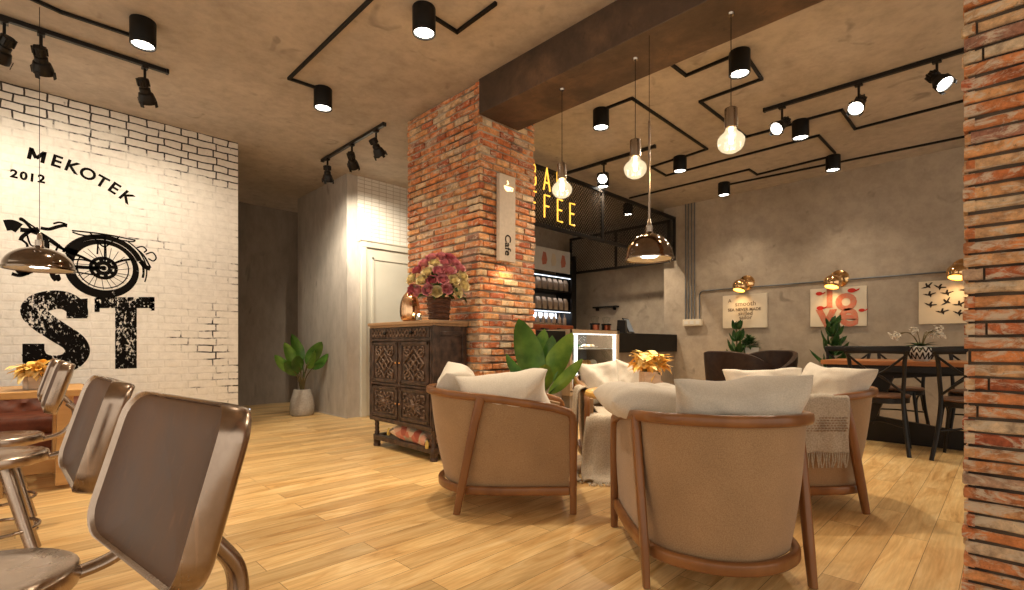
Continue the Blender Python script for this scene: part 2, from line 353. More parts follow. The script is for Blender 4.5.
M['plaque'] = pm('pale_metal_plaque', (.58, .49, .40), (.52, .44, .355), 30, .5, .0)
M['canvas'] = pm('cream_canvas', (.72, .62, .47), (.66, .565, .425), 6, .75)
M['canvas_white'] = pm('off_white_canvas', (.70, .635, .52), (.645, .58, .47), 6, .75)
M['ink'] = pm('black_ink', (.035, .026, .020), (.02, .015, .012), 30, .8)
M['ink_soft'] = pm('soft_grey_ink', (.16, .115, .085), (.10, .07, .05), 30, .8)
M['ink_red'] = pm('faded_red_print', (.58, .16, .10), (.50, .24, .17), 40, .8)
M['ink_red2'] = pm('strong_red_print', (.55, .035, .025), (.45, .03, .02), 20, .8)
def worn_paint(name, lo, hi, sc):
    m, nt, bs, out = new_mat(name); L = nt.links.new; bs.inputs['Base Color'].default_value = (.006, .005, .0045, 1); bs.inputs['Roughness'].default_value = .9; bs.inputs['Specular IOR Level'].default_value = .05
    n = N(nt, 'ShaderNodeTexNoise', Scale=sc, Detail=5, Roughness=.65); L(coords(nt, (1.2, 1, .7)), n.inputs['Vector'])
    n2 = N(nt, 'ShaderNodeTexNoise', Scale=3.5, Detail=2); L(coords(nt), n2.inputs['Vector'])
    ad = nt.nodes.new('ShaderNodeMath'); ad.operation = 'MULTIPLY_ADD'; L(n2.outputs[0], ad.inputs[0]); ad.inputs[1].default_value = .35; L(n.outputs[0], ad.inputs[2])
    r = ramp(nt, [(lo, (1, 1, 1)), (hi, (0, 0, 0))], ad.outputs[0]); L(r.outputs[0], bs.inputs['Alpha']); return m
M['paint_worn'] = worn_paint('worn_black_paint', .735, .775, 42)
M['paint'] = worn_paint('black_paint', .86, .92, 22)
M['lens'] = emit('lamp_lens', (1.0, .93, .80), 9)
M['lens_cool'] = emit('shelf_led', (.80, .88, 1.0), 1.8)
M['case_led'] = emit('case_led', (1.0, .97, .92), 1.5)
M['filament'] = emit('glowing_filament', (1.0, .72, .36), 30)
M['amber'] = emit('amber_lamp_inside', (1.0, .42, .06), 4.5)
M['neon'] = emit('yellow_neon', (1.0, .56, .075), .85)
M['cup_glow'] = emit('warm_backlight', (1.0, .68, .28), 2.2)
M['screen'] = emit('tablet_screen', (.10, .115, .125), .35)
def bulb_glass():
    m, nt, bs, out = new_mat('lit_bulb_glass'); L = nt.links.new
    tr = N(nt, 'ShaderNodeBsdfTransparent'); tr.inputs[0].default_value = (1, .95, .86, 1)
    em = N(nt, 'ShaderNodeEmission'); em.inputs[0].default_value = (1.0, .80, .50, 1); em.inputs[1].default_value = .75
    gl = N(nt, 'ShaderNodeBsdfGlossy'); gl.inputs['Roughness'].default_value = .06
    v = N(nt, 'ShaderNodeTexVoronoi', Scale=9.0); L(coords(nt), v.inputs['Vector'])
    m1 = nt.nodes.new('ShaderNodeMixShader'); L(ramp(nt, [(0, (.35,) * 3), (.7, (.8,) * 3)], v.outputs['Distance']).outputs[0], m1.inputs[0]); L(tr.outputs[0], m1.inputs[1]); L(em.outputs[0], m1.inputs[2])
    fr = N(nt, 'ShaderNodeLayerWeight', Blend=.15); m2 = nt.nodes.new('ShaderNodeMixShader'); L(ramp(nt, [(0, (.03,) * 3), (1, (.4,) * 3)], fr.outputs['Facing']).outputs[0], m2.inputs[0]); L(m1.outputs[0], m2.inputs[1]); L(gl.outputs[0], m2.inputs[2])
    L(m2.outputs[0], out.inputs[0]); return m
M['bulb'] = bulb_glass()
def clear_glass():
    m, nt, bs, out = new_mat('clear_glass'); L = nt.links.new
    tr = N(nt, 'ShaderNodeBsdfTransparent'); tr.inputs[0].default_value = (.93, .95, .95, 1); gl = N(nt, 'ShaderNodeBsdfGlossy'); gl.inputs['Roughness'].default_value = .03
    fr = N(nt, 'ShaderNodeLayerWeight', Blend=.12); m2 = nt.nodes.new('ShaderNodeMixShader'); L(ramp(nt, [(0, (.04,) * 3), (1, (.5,) * 3)], fr.outputs['Facing']).outputs[0], m2.inputs[0]); L(tr.outputs[0], m2.inputs[1]); L(gl.outputs[0], m2.inputs[2]); L(m2.outputs[0], out.inputs[0]); return m
M['glass'] = clear_glass()
M['case_inside'] = pm('case_back', (.30, .29, .28), (.25, .24, .23), 4, .5)
M['shelf_back'] = pm('shelf_back_panel', (.22, .20, .185), (.18, .165, .15), 4, .5)
M['green'] = pm('green_plate', (.03, .20, .07), (.02, .15, .05), 8, .3)
M['cake'] = pm('pastry', (.72, .48, .22), (.50, .27, .09), 16, .7, bp=.3)
M['cream'] = pm('whipped_cream', (.80, .76, .68), (.72, .66, .56), 16, .6)
M['bag'] = pm('kraft_bag', (.36, .25, .165), (.28, .19, .12), 8, .6)
M['bottle'] = pm('brown_bottle', (.34, .22, .135), (.24, .15, .09), 6, .25)
M['machine'] = pm('copper_red_machine', (.46, .13, .06), (.34, .09, .04), 8, .28, .6)
M['fabric_print'] = None
def print_cloth():
    m, nt, bs, _ = new_mat('patterned_cushion'); L = nt.links.new
    v = N(nt, 'ShaderNodeTexVoronoi', Scale=14.0); L(coords(nt), v.inputs['Vector'])
    L(ramp(nt, [(0, (.30, .05, .03)), (.3, (.52, .17, .11)), (.5, (.66, .55, .40)), (.7, (.10, .07, .05)), (1, (.55, .42, .28))], v.outputs['Color']).outputs[0], bs.inputs['Base Color']); bs.inputs['Roughness'].default_value = .9; return m
M['fabric_print'] = print_cloth()
M['tassel'] = pm('yellow_tassel', (.66, .50, .16), (.5, .36, .10), 20, .9)

# ------------------------------------------------------------------ the room
WY, DW, BW = 6.32, 6.38, 7.9             # white wall, door wall (planes y), dining wall (plane x)
struct(MB().bx((-4, -4, -.1), (9.2, 9.4, 0)).build('floor', M['floor'], smooth=0))
struct(MB().bx((-4, -4, CEIL), (9.2, 9.4, CEIL + .15)).build('ceiling', M['ceiling'], smooth=0))
wall_left = struct(MB().bx((-4, WY, 0), (1.828, WY + .16, CEIL)).build('wall_left', M['white_brick'], smooth=0))
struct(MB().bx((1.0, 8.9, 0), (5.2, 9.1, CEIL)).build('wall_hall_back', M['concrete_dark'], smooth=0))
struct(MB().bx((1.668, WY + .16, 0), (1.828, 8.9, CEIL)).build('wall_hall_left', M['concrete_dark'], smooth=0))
struct(MB().bx((3.2, DW, 0), (4.75, 8.05, CEIL)).build('wall_hall_right', M['concrete_grey'], smooth=0))
struct(MB().bx((3.355, DW - .014, 2.44), (4.75, DW, CEIL)).build('wall_tile', M['tile_white'], smooth=0))
struct(MB().bx((4.75, 6.5, 0), (8.5, 6.65, CEIL)).build('wall_bar_left', M['concrete'], smooth=0))
struct(MB().bx((8.3, 4.2, 0), (8.5, 6.5, CEIL)).build('wall_bar_back', M['concrete'], smooth=0))
struct(MB().bx((BW, -4, 0), (8.5, 4.2, CEIL)).build('wall_right', M['concrete'], smooth=0))
# door in the tiled wall
d = struct(MB().bx((3.47, DW - .03, .01), (4.40, DW - .002, 2.36)).build('door_1', M['door'], smooth=0, bevel=.003))
mb = MB(); mb.bx((3.385, DW - .055, 0), (3.465, DW, 2.45)); mb.bx((4.405, DW - .055, 0), (4.485, DW, 2.45)); mb.bx((3.385, DW - .06, 2.365), (4.485, DW, 2.45)); mb.bx((3.37, DW - .075, 2.445), (4.5, DW, 2.47))
mb.build('door_frame', M['door'], d, smooth=0, bevel=.006)
mb = MB()
for x0, x1, z0, z1 in ((3.57, 4.30, .18, .95), (3.57, 4.30, 1.1, 2.22)):
    for a, b in (((x0, z0), (x1, z0)), ((x0, z1), (x1, z1)), ((x0, z0), (x0, z1)), ((x1, z0), (x1, z1))):
        mb.bx((a[0] - .015, DW - .045, a[1] - .015), (b[0] + .015, DW - .03, b[1] + .015))
mb.build('door_moulding', M['door'], d, smooth=0, bevel=.004)
mb = MB(); mb.tube([(4.33, DW - .03, 1.03), (4.33, DW - .09, 1.03), (4.22, DW - .09, 1.03)], .011); mb.lathe([(.026, 0), (.026, .01)], (4.33, DW - .03, 1.03), 12, Matrix.Rotation(PI / 2, 3, 'X')); mb.build('door_handle', M['nickel'], d)
struct(MB().bx((3.186, 6.36, 0), (3.2, 8.05, .012)).build('baseboard_hall', M['concrete_grey'], smooth=0))

# brick columns (each brick modelled, one mesh per column)
def brick_face(mb, o, ux, n, width, height, course=.0645, length=.185, mort=.012, seed=1, prot=.016, stag=.5, mat='brick'):
    rnd = random.Random(seed); o, ux, n = Vector(o), Vector(ux), Vector(n); z = 0; row = 0
    while z < height - .01:
        h = min(course, height - z) - mort; x = -rnd.uniform(.02, .06) - (length * stag if row % 2 else 0)
        while x < width:
            L = length * rnd.uniform(.8, 1.15); a, b = max(x, 0) + (mort / 2 if x > 0 else 0), min(x + L, width) - (mort / 2 if x + L < width else 0)
            if b - a > .015:
                p = prot * rnd.uniform(.35, 1.25); j = lambda: rnd.uniform(-.0045, .0045); mb.tint = rnd.random()
                nx = 3; vs = []
                for i in range(nx + 1):
                    t = a + (b - a) * i / nx; e0, e1 = j() if 0 < i < nx else 0, j() if 0 < i < nx else 0
                    zz0, zz1 = z + mort / 2 + abs(j()) + e0 * .5, z + mort / 2 + h - abs(j()) + e1 * .5
                    pp = p * rnd.uniform(.7, 1.2); k = .006
                    vs += [o + ux * t - n * .02 + Vector((0, 0, zz0)), o + ux * t + n * (pp - k) + Vector((0, 0, zz0)), o + ux * t + n * pp + Vector((0, 0, zz0 + k)),
                           o + ux * t + n * pp + Vector((0, 0, zz1 - k)), o + ux * t + n * (pp - k) + Vector((0, 0, zz1)), o + ux * t - n * .02 + Vector((0, 0, zz1))]
                fs = [(i * 6 + q, i * 6 + q + 1, (i + 1) * 6 + q + 1, (i + 1) * 6 + q) for i in range(nx) for q in range(5)] + [tuple(range(5, -1, -1)), tuple(nx * 6 + q for q in range(6))]
                mb.add(vs, fs)
            x += L
        z += course; row += 1
def brick_column(name, x0, x1, y0, y1, seed, mat='brick', core='mortar', **k):
    col = struct(MB().bx((x0 + .012, y0 + .012, 0), (x1 - .012, y1 - .012, CEIL)).build(name, M[core], smooth=0))
    mb = MB()
    brick_face(mb, (x0 + .012, y1, 0), (0, -1, 0), (-1, 0, 0), y1 - y0, CEIL, seed=seed, **k)
    brick_face(mb, (x0, y0 + .012, 0), (1, 0, 0), (0, -1, 0), x1 - x0, CEIL, seed=seed + 1, **k)
    brick_face(mb, (x0, y1 - .012, 0), (1, 0, 0), (0, 1, 0), x1 - x0, CEIL, seed=seed + 2, **k)
    b = mb.build('brickwork', M[mat], col, smooth=30); return col
brick_column('column_center', 2.9, 3.62, 3.3, 4.44, 11)
brick_column('column_right', 2.70, 3.3, -.75, .128, 31, mat='brick_smeared', core='mortar_dark', length=.42, stag=.86, course=.0545, mort=.0075, prot=.016)
struct(MB().bx((2.885, -4, 3.03), (3.375, 3.296, CEIL)).build('beam', M['beam'], smooth=0, bevel=.004))

# ------------------------------------------------------------------ mural on the white wall (paint, so it belongs to the wall)
def W(u, v, off=.002): p = on_y(u, v, WY); return Vector((p.x, WY - off, p.z))
def ribbon(mb, pts, w, off=.002):            # flat painted stroke on the wall
    P = [Vector(p) for p in pts]; vs = []
    ws = w if isinstance(w, (list, tuple)) else [w] * len(P)
    for i, p in enumerate(P):
        t = (P[min(i + 1, len(P) - 1)] - P[max(i - 1, 0)]); t.y = 0; t.normalize(); nn = Vector((-t.z, 0, t.x)) * ws[i] / 2
        vs += [p + nn, p - nn]
    mb.add(vs, [(2 * i, 2 * i + 1, 2 * i + 3, 2 * i + 2) for i in range(len(P) - 1)])
def q4(x, y): return W(10 + x / 5.9, 200 + y / 5.9)
def q3(x, y): return W(x / 3.935, 270 + y / 3.935)
def q2(x, y): return W(x / 3.935, 130 + y / 3.935)
mb = MB()
sx = [(305, 185), (300, 150), (260, 122), (205, 118), (150, 135), (135, 168), (170, 205), (230, 245), (290, 285), (305, 325), (270, 362), (205, 372), (150, 355), (128, 320)]
sp = spline([q3(*p) for p in sx], 6)
ribbon(mb, sp, [.155 + .03 * math.sin(PI * i / (len(sp) - 1)) for i in range(len(sp))])
for poly in ([(262, 118), (345, 112), (343, 190), (262, 190)], [(88, 290), (175, 290), (175, 372), (88, 372)],
             [(372, 108), (608, 106), (608, 150), (372, 150)], [(453, 148), (538, 148), (538, 386), (453, 389)], [(372, 108), (392, 108), (392, 165), (372, 165)], [(590, 106), (608, 106), (608, 160), (590, 160)]):
    mb.poly([q3(*p) for p in poly], (0, -1, 0), .0005)
mb.build('painted_letters', M['paint_worn'], wall_left, smooth=0)
mb = MB()
ms = [(145, 100, 'M'), (222, 125, 'E'), (283, 147, 'K'), (345, 175, 'O'), (400, 205, 'T'), (448, 230, 'E'), (497, 265, 'K')]
for i, (x, y, ch) in enumerate(ms):
    a, b = ms[max(i - 1, 0)], ms[min(i + 1, 6)]; t = q2(b[0], b[1]) - q2(a[0], a[1]); t.normalize()
    if i == 0: t = Vector((.985, 0, -.16)).normalized()
    if i == 6: t = Vector((.8, 0, -.6)).normalized()
    e = Vector((-t.z, 0, t.x)); o = q2(x, y)
    if ch == 'M':
        for a, b in (((-.045, -.055), (-.045, .055)), ((.045, -.055), (.045, .055)), ((-.045, .05), (0, -.03)), ((0, -.03), (.045, .05))): ribbon(mb, [o + t * a[0] + e * a[1], o + t * b[0] + e * b[1]], .028)
    else: put_text(mb, ch, .155, o, t, e, offset=.004)
for x, y, ch in ((-20, 166, '2'), (55, 174, '2'), (93, 182, '0'), (126, 189, '1'), (163, 194, '2')):
    put_text(mb, ch, .10, q2(x, y), (1, 0, -.06), (.06, 0, 1), offset=.004)
mb.build('painted_caption', M['paint'], wall_left, smooth=0)
mb = MB()
c = q4(552, 402); R0 = .292
def arc(r, a0, a1, n=40, cc=None): return [(cc or c) + Vector((r * math.cos(math.radians(a0 + (a1 - a0) * i / n)), 0, r * math.sin(math.radians(a0 + (a1 - a0) * i / n)))) for i in range(n + 1)]
ribbon(mb, arc(R0 - .035, 0, 360, 64), [.06 + .02 * math.sin(6.28 * i / 64 + 3.6) for i in range(65)])
ribbon(mb, arc(R0 - .095, 150, 390, 50), .010)
ribbon(mb, arc(R0 + .028, 158, -12, 44), .020); ribbon(mb, arc(R0 + .005, 150, 20, 40), .03); ribbon(mb, arc(R0 + .055, 60, -18, 30), .012)
ribbon(mb, arc(.098, 0, 360, 30), .03); ribbon(mb, arc(.052, 0, 360, 30), .038); ribbon(mb, arc(.014, 0, 360, 16), .02); [ribbon(mb, arc(.078, 45 * k, 45 * k + 26, 5), .02) for k in range(8)]
rn = random.Random(3)
for k in range(22):
    a = 2 * PI * k / 22 + rn.uniform(-.08, .08); d = Vector((math.cos(a), 0, math.sin(a))); e = Vector((math.cos(a + .12), 0, math.sin(a + .12))); ribbon(mb, [c + d * .11, c + e * (R0 - .08)], .005)
def strokes(L):
    for w, *pts in L:
        P = [Vector((x, y, 0)) for x, y in pts]
        if len(P) > 2: P = spline(P, 6)
        ribbon(mb, [q4(p.x, p.y) for p in P], w * 1.35)
strokes([(.010, (365, 180), (555, 202), (740, 238)), (.010, (368, 190), (430, 208), (560, 222)), (.010, (740, 238), (720, 246), (640, 236)), (.010, (470, 190), (520, 250), (560, 275), (610, 240), (650, 215)), (.012, (560, 200), (560, 370)), (.010, (520, 240), (515, 320)),
         (.022, (180, 165), (230, 172), (280, 158), (328, 148)), (.012, (255, 140), (290, 132), (326, 140)), (.020, (328, 138), (326, 160)), (.016, (55, 112), (90, 130), (125, 170)), (.010, (55, 112), (70, 108), (110, 138), (150, 165)),
         (.070, (-30, 150), (15, 148), (55, 168)), (.030, (60, 175), (110, 180), (170, 172)), (.022, (115, 185), (75, 215), (62, 240)), (.014, (70, 235), (100, 262), (100, 300)), (.028, (120, 180), (180, 205), (215, 245), (215, 310)),
         (.018, (180, 195), (250, 240), (330, 300), (410, 330), (500, 372)), (.014, (230, 240), (300, 285), (370, 310)), (.03, (330, 290), (400, 310)), (.012, (270, 300), (290, 260)), (.012, (330, 310), (400, 430)), (.012, (350, 330), (395, 420)),
         (.024, (320, 385), (400, 395), (500, 400), (560, 398)), (.010, (320, 355), (420, 352), (500, 370)), (.010, (330, 420), (420, 430), (510, 445)), (.016, (600, 380), (660, 358), (730, 348)), (.03, (245, 415), (255, 450), (275, 475)), (.02, (275, 475), (290, 465), (280, 440)),
         (.040, (20, 320), (60, 420), (110, 425)), (.022, (10, 435), (60, 445), (130, 420)), (.010, (740, 285), (780, 275), (805, 295), (790, 310)), (.010, (800, 320), (840, 310), (862, 340), (845, 360), (815, 345)), (.012, (750, 290), (790, 330), (830, 400)), (.034, (770, 360), (800, 395), (828, 405)), (.010, (100, 205), (120, 262), (150, 275))])
mb.build('painted_bicycle', M['paint'], wall_left, smooth=0)

# ------------------------------------------------------------------ lamps
WARM = (1.0, .80, .56); WARM2 = (1.0, .72, .42)
def spot(loc, target, e, deg, blend=.7, col=WARM, rad=.04):
    l = bpy.data.lights.new('spot_light', 'SPOT'); l.energy = e; l.spot_size = math.radians(deg); l.spot_blend = blend; l.color = col; l.shadow_soft_size = rad
    o = bpy.data.objects.new('spot_light', l); C.objects.link(o); o.location = loc
    o.rotation_euler = (Vector(target) - Vector(loc)).to_track_quat('-Z', 'Y').to_euler(); return o
def point(loc, e, col=WARM2, rad=.04):
    l = bpy.data.lights.new('point_light', 'POINT'); l.energy = e; l.color = col; l.shadow_soft_size = rad
    o = bpy.data.objects.new('point_light', l); C.objects.link(o); o.location = loc; return o
E_DOWN, E_TRACK, E_BULB = 78, 60, 7

# surface mounted downlights
dl = thing('ceiling_downlight', 'x', 'ceiling light', (0, 0, CEIL), 0, 'black cylinder downlights on the ceiling')
mb = MB(); mb.lathe([(.002, 0), (.078, 0), (.080, -.004), (.080, -.176), (.078, -.18), (.070, -.18), (.066, -.166)], seg=28, cap=False); hs = mb.build('housing', M['black_matte'], dl)
MB().lathe([(.001, -.168), (.067, -.168)], seg=28, cap=False).build('lens', M['lens'], hs)
downs = [(143, 21, 'cylinder downlight nearest the top left corner, beside the track over the white brick wall', 1), (424, 8, 'cylinder downlight at the top edge, left of the dark beam', 1), (323, 89, 'cylinder downlight alone on the ceiling above the tiled doorway wall', 1),
         (739.5, 52, 'biggest cylinder downlight right of the dark beam, behind the nearest bulb', 1), (601, 110, 'cylinder downlight just right of the beam where it meets the brick column', 1), (680, 157, 'cylinder downlight between the second and third hanging bulbs', 1),
         (800.5, 121, 'cylinder downlight touching the leftmost head of the long right track', .8), (833, 156, 'cylinder downlight near the top of the dining wall, below the long track', .5), (724, 183, 'cylinder downlight nearest the grey wall pipes', .5),
         (603, 174, 'small cylinder downlight behind the sign screen beside the bar lettering', 1.0), (628, 204, 'smallest cylinder downlight, behind the mesh of the sign screen', 1.8)]
for i, (u, v, lab, k) in enumerate(downs):
    p = on_z(u, v, CEIL); o = dl if i == 0 else dup(dl); o.location = (p.x, p.y, CEIL); o['label'] = 'black ' + lab
    spot((p.x, p.y, CEIL - .19), (p.x, p.y, 0), E_DOWN * k, 115, .9, WARM, .06)
# black cable conduits on the ceiling, one run each
runs = [('black ceiling conduit running from the top edge to the corner downlight', [(30, -2), (60.9, 12), (131, 35.5)]),
        ('black ceiling conduit bending to the downlight above the tiled doorway wall', [(372, -2), (289, 78.6), (317, 88)]),
        ('short black ceiling conduit with a bend beside the top edge downlight', [(432, 16), (457, 32), (495, 4)]),
        ('black ceiling conduit from the beam to the biggest right downlight', [(669.7, 63), (686, 75.5), (730, 57)]),
        ('black ceiling conduit zigzagging from the biggest right downlight past the nearest bulb', [(749, 60), (761.7, 79), (700, 101.7), (746, 137), (793, 124)]),
        ('black ceiling conduit with a step running from the track downlight towards the right column', [(808, 119), (841.7, 110), (855, 129), (963, 101), (1000, 91)]),
        ('black ceiling conduit from the beam side downlight with a sharp peak above the middle bulb', [(607, 108), (632, 98.3), (707, 149), (685, 156.5)]),
        ('black ceiling conduit looping from the middle downlight to the dining wall downlight', [(674, 159.5), (651, 167), (666, 175.6), (818.6, 135.6), (835, 153)]),
        ('thin black ceiling conduit with a small jog above the sign screen', [(630, 198), (749, 169.5), (757, 174.6), (829, 157)]),
        ('long straight black ceiling conduit along the dining wall', [(729, 184.5), (963, 137), (1000, 129.5)])]
for lab, pts in runs:
    P = [on_z(u, v, CEIL - .012) for u, v in pts]
    mb = MB()
    for a, b in zip(P, P[1:]):
        d = (b - a).normalized() * .011; mb.beam(a - d, b + d, .022, .022)
    tag(mb.build('ceiling_conduit', M['black_matte'], smooth=0), lab, 'conduit', 'black conduit runs on the ceiling')

# track rails with adjustable heads
def make_head(name, label, loc, target, lit, group, drop=.15, e=0, deg=55, lens_m=None, col=(1.0, .86, .66)):
    root = thing(name, label, 'spotlight', loc, 0, group)
    mb = MB(); mb.bx((-.022, -.03, -.02), (.022, .03, 0)); mb.bx((-.009, -.009, -drop), (.009, .009, -.018)); mb.build('stem', M['black'], root, bevel=.003)
    piv = Vector((0, 0, -drop - .02)); d = (Vector(target) - (Vector(loc) + piv)).normalized()
    q = d.to_track_quat('Z', 'Y').to_matrix()
    mb = MB(); mb.lathe([(.001, -.085), (.034, -.085), (.038, -.08), (.038, -.03), (.030, -.026), (.030, -.018), (.040, -.012), (.040, .02), (.052, .03), (.064, .075), (.064, .105), (.058, .105), (.056, .09)], piv, 20, q, cap=False)
    for k in range(8):
        a = 2 * PI * k / 8; mb.box(piv + q @ Vector((.04 * math.cos(a), .04 * math.sin(a), -.055)), (.012, .012, .05), M=q @ Matrix.Rotation(a, 3, 'Z'))
    for k in range(4):
        a = 2 * PI * k / 4 + .4; mb.box(piv + q @ Vector((.071 * math.cos(a), .071 * math.sin(a), .10)), (.03, .004, .05), M=q @ Matrix.Rotation(a + PI / 2, 3, 'Z'))
    lh = mb.build('lamp_head', M['black'], root)
    MB().lathe([(.001, .091), (.057, .091)], piv, 20, q, cap=False).build('lens', M['lens'] if lit else M['glass'], lh)
    if e: spot(Vector(loc) + piv + d * .12, target, e, deg, .9, col, .04)
    return root
def track(label, a, b):
    a, b = on_z(*a, CEIL - .018), on_z(*b, CEIL - .018)
    mb = MB(); mb.beam(a, b, .036, .034); mb.beam(a - (b - a).normalized() * .02, a, .042, .04); mb.beam(b, b + (b - a).normalized() * .02, .042, .04)
    o = tag(mb.build('track_rail', M['black'], smooth=0, bevel=.003), label, 'track rail', 'ceiling track rails'); return a, b
def on_track(ab, u):
    a, b = ab; best = min(range(401), key=lambda i: abs((lambda p: CX + F * (p.x - p.y) / (p.x + p.y))(a + (b - a) * (i / 400)) - u)); p = a + (b - a) * (best / 400); return Vector((p.x, p.y, CEIL - .035))
G1 = 'track spotlights'
t1 = track('ceiling track rail at top left in front of the white brick wall', (-40, 4), (166, 71.5))
make_head('track_spotlight', 'black track spotlight hanging above the year number painted on the white wall', on_track(t1, 41), (.35, 6.1, 2.2), True, G1, .17, E_TRACK * .6, 115)
make_head('track_spotlight', 'black track spotlight at the end of its rail, below the corner downlight', on_track(t1, 145), (1.35, 6.25, 1.7), True, G1, .17, E_TRACK * .6, 105)
t2 = track('short ceiling track rail above the tiled doorway wall', (322.8, 160.3), (383.7, 124.5))
make_head('track_spotlight', 'black track spotlight at the far end of the short hall track', on_track(t2, 327.5), (3.1, 6.6, 1.6), True, G1, .15, E_TRACK * 1.0, 75)
make_head('track_spotlight', 'middle black track spotlight of the short track, turned to the tiled wall', on_track(t2, 352), (3.6, 6.4, 2.3), True, G1, .15, E_TRACK * 2.4, 70)
make_head('track_spotlight', 'black track spotlight at the near end of the short track, turned to the brick column', on_track(t2, 376), (3.7, 5.0, 1.9), True, G1, .15, E_TRACK * 1.0, 80)
t3 = track('long ceiling track rail over the dining corner, running behind the right brick column', (765.5, 110), (1010, 36.5))
make_head('track_spotlight', 'lit track spotlight leftmost on the long right track, above a cylinder downlight', on_track(t3, 782), (2.5, 2.6, 1.0), True, G1, .15, E_TRACK * .8, 75)
make_head('track_spotlight', 'lit track spotlight in the middle of the long right track, facing the room', on_track(t3, 859), (2.6, 1.3, .6), True, G1, .15, E_TRACK * .8, 75)
make_head('track_spotlight', 'lit track spotlight on the long right track beside the right brick column', on_track(t3, 937), (4.0, -1.2, .8), True, G1, .13, E_TRACK * .8, 75)
t4 = track('ceiling track rail behind the hanging bulbs near the sign screen', (556, 176.5), (654, 146.6))
make_head('track_spotlight', 'small lit track spotlight hanging beside the sign screen behind the bulbs', on_track(t4, 604), (2.6, 2.6, 1.2), True, G1, .15, E_TRACK * .5, 75)
make_head('track_spotlight', 'dark track spotlight cut off at the left edge near the ceiling', on_track(t1, 4), (-.6, 6.2, 1.9), True, G1, .17, E_TRACK * .5, 105)

# hanging bulbs under the beam
def bulb(label, u, zb, X):
    Y = X * (1 - (u - CX) / F) / (1 + (u - CX) / F); root = thing('pendant_bulb', label, 'pendant light', (X, Y, zb), 0, 'bulb pendants under the beam')
    s = .19
    MB().tube([(0, 0, .28), (0, 0, 3.03 - zb)], .0028, 6).build('cord', M['black'], root)
    MB().lathe([(.018, 3.03 - zb - .012), (.022, 3.03 - zb)], seg=14).build('ceiling_cap', M['nickel'], root)
    MB().lathe([(.001, .285), (.012, .285), (.014, .275), (.036, .272), (.038, .268), (.038, .155), (.034, .15)], seg=24).build('socket', M['nickel'], root)
    prof = [(.030, .155), (.033, .14), (.046, .122), (.066, .105), (.078, .085), (.080, .066), (.074, .042), (.058, .020), (.034, .006), (.001, 0)]
    mb = MB(); mb.lathe(prof, seg=14, cap=False); gb = mb.build('glass_bulb', M['bulb'], root, smooth=20)
    mb = MB(); mb.tube(spline([(-.012, 0, .13), (-.02, 0, .085), (-.006, .006, .06), (.006, -.006, .06), (.02, 0, .085), (.012, 0, .13)], 5), .0045, 6); mb.lathe([(.012, .15), (.010, .11), (.004, .09)], seg=10); mb.build('filament', M['filament'], gb)
    point((X, Y, zb + .075), E_BULB, WARM2, .05)
bulb('hanging bulb closest to the brick column, in front of the bar lettering', 562, 2.165, 3.07)
bulb('hanging bulb in the middle of the three, above the smoked dome lamp', 635.3, 2.18, 3.11)
bulb('largest hanging bulb, rightmost of the three under the beam', 731, 2.175, 3.1)

# dome pendants
def dome(label, x, y, zr, R, h, rod=.65):
    root = thing('dome_pendant', label, 'pendant light', (x, y, zr), 0, 'smoked dome pendants')
    pr = [(R * math.cos(a), h * math.sin(a)) for a in [PI / 2 * i / 14 for i in range(14)]]
    prof = [(R * .97, -.012), (R * 1.03, -.014), (R * 1.04, -.004), (R, .004)] + pr[1:] + [(.03, h), (.024, h + .01)]
    MB().lathe(prof, seg=40, cap=False).build('dome_shade', M['dark_chrome'], root, smooth=50, solid=.003)
    MB().lathe([(R * .95, -.010), (.055, .012), (.001, .012)], seg=32, cap=False).build('diffuser', M['pot_white'], root, solid=.002)
    MB().lathe([(.001, .002), (.05, .002)], seg=20, cap=False).build('lens', M['lens'], root)
    MB().lathe([(.024, h), (.024, h + .05), (.016, h + .055), (.012, h + .09), (.006, h + .1)], seg=16).build('socket', M['nickel'], root)
    if rod: MB().tube([(0, 0, h + .09), (0, 0, h + .09 + rod)], .0075, 8).build('rod', M['nickel'], root)
    MB().tube([(0, 0, h + .09 + rod), (0, 0, CEIL - zr)], .0022, 6).build('cord', M['black'], root)
    spot((x, y, zr - .03), (x, y, 0), 14, 120, .8, WARM, .05)
x, y = RD(.9, 3.26); dome('smoked mirror dome pendant hanging above the round coffee table', x, y, 1.575, .15, .155)
dome('smoked mirror dome pendant over the oak table, in front of the painted bicycle', .12, 4.75, 1.535, .188, .14, 0)

# ------------------------------------------------------------------ bar
CY = 3.95
ct = thing('bar_counter', 'long bar counter with a black upper band and grey concrete front, behind the armchairs', 'bar counter', (0, 0, 0))
mb = MB(); mb.bx((3.66, CY, .89), (4.90, 4.9, 1.175)); mb.bx((6.02, CY, .89), (7.88, 4.9, 1.175)); mb.bx((4.90, 4.45, .89), (6.02, 4.9, 1.175)); mb.build('counter_top', M['black_matte'], ct, smooth=0, bevel=.004)
mb = MB(); mb.bx((3.66, CY + .06, 0), (4.90, 4.86, .89)); mb.bx((6.02, CY + .06, 0), (7.88, 4.86, .89)); mb.bx((4.90, 4.47, 0), (6.02, 4.86, .89)); mb.build('front_panel', M['concrete_dark'], ct, smooth=0)
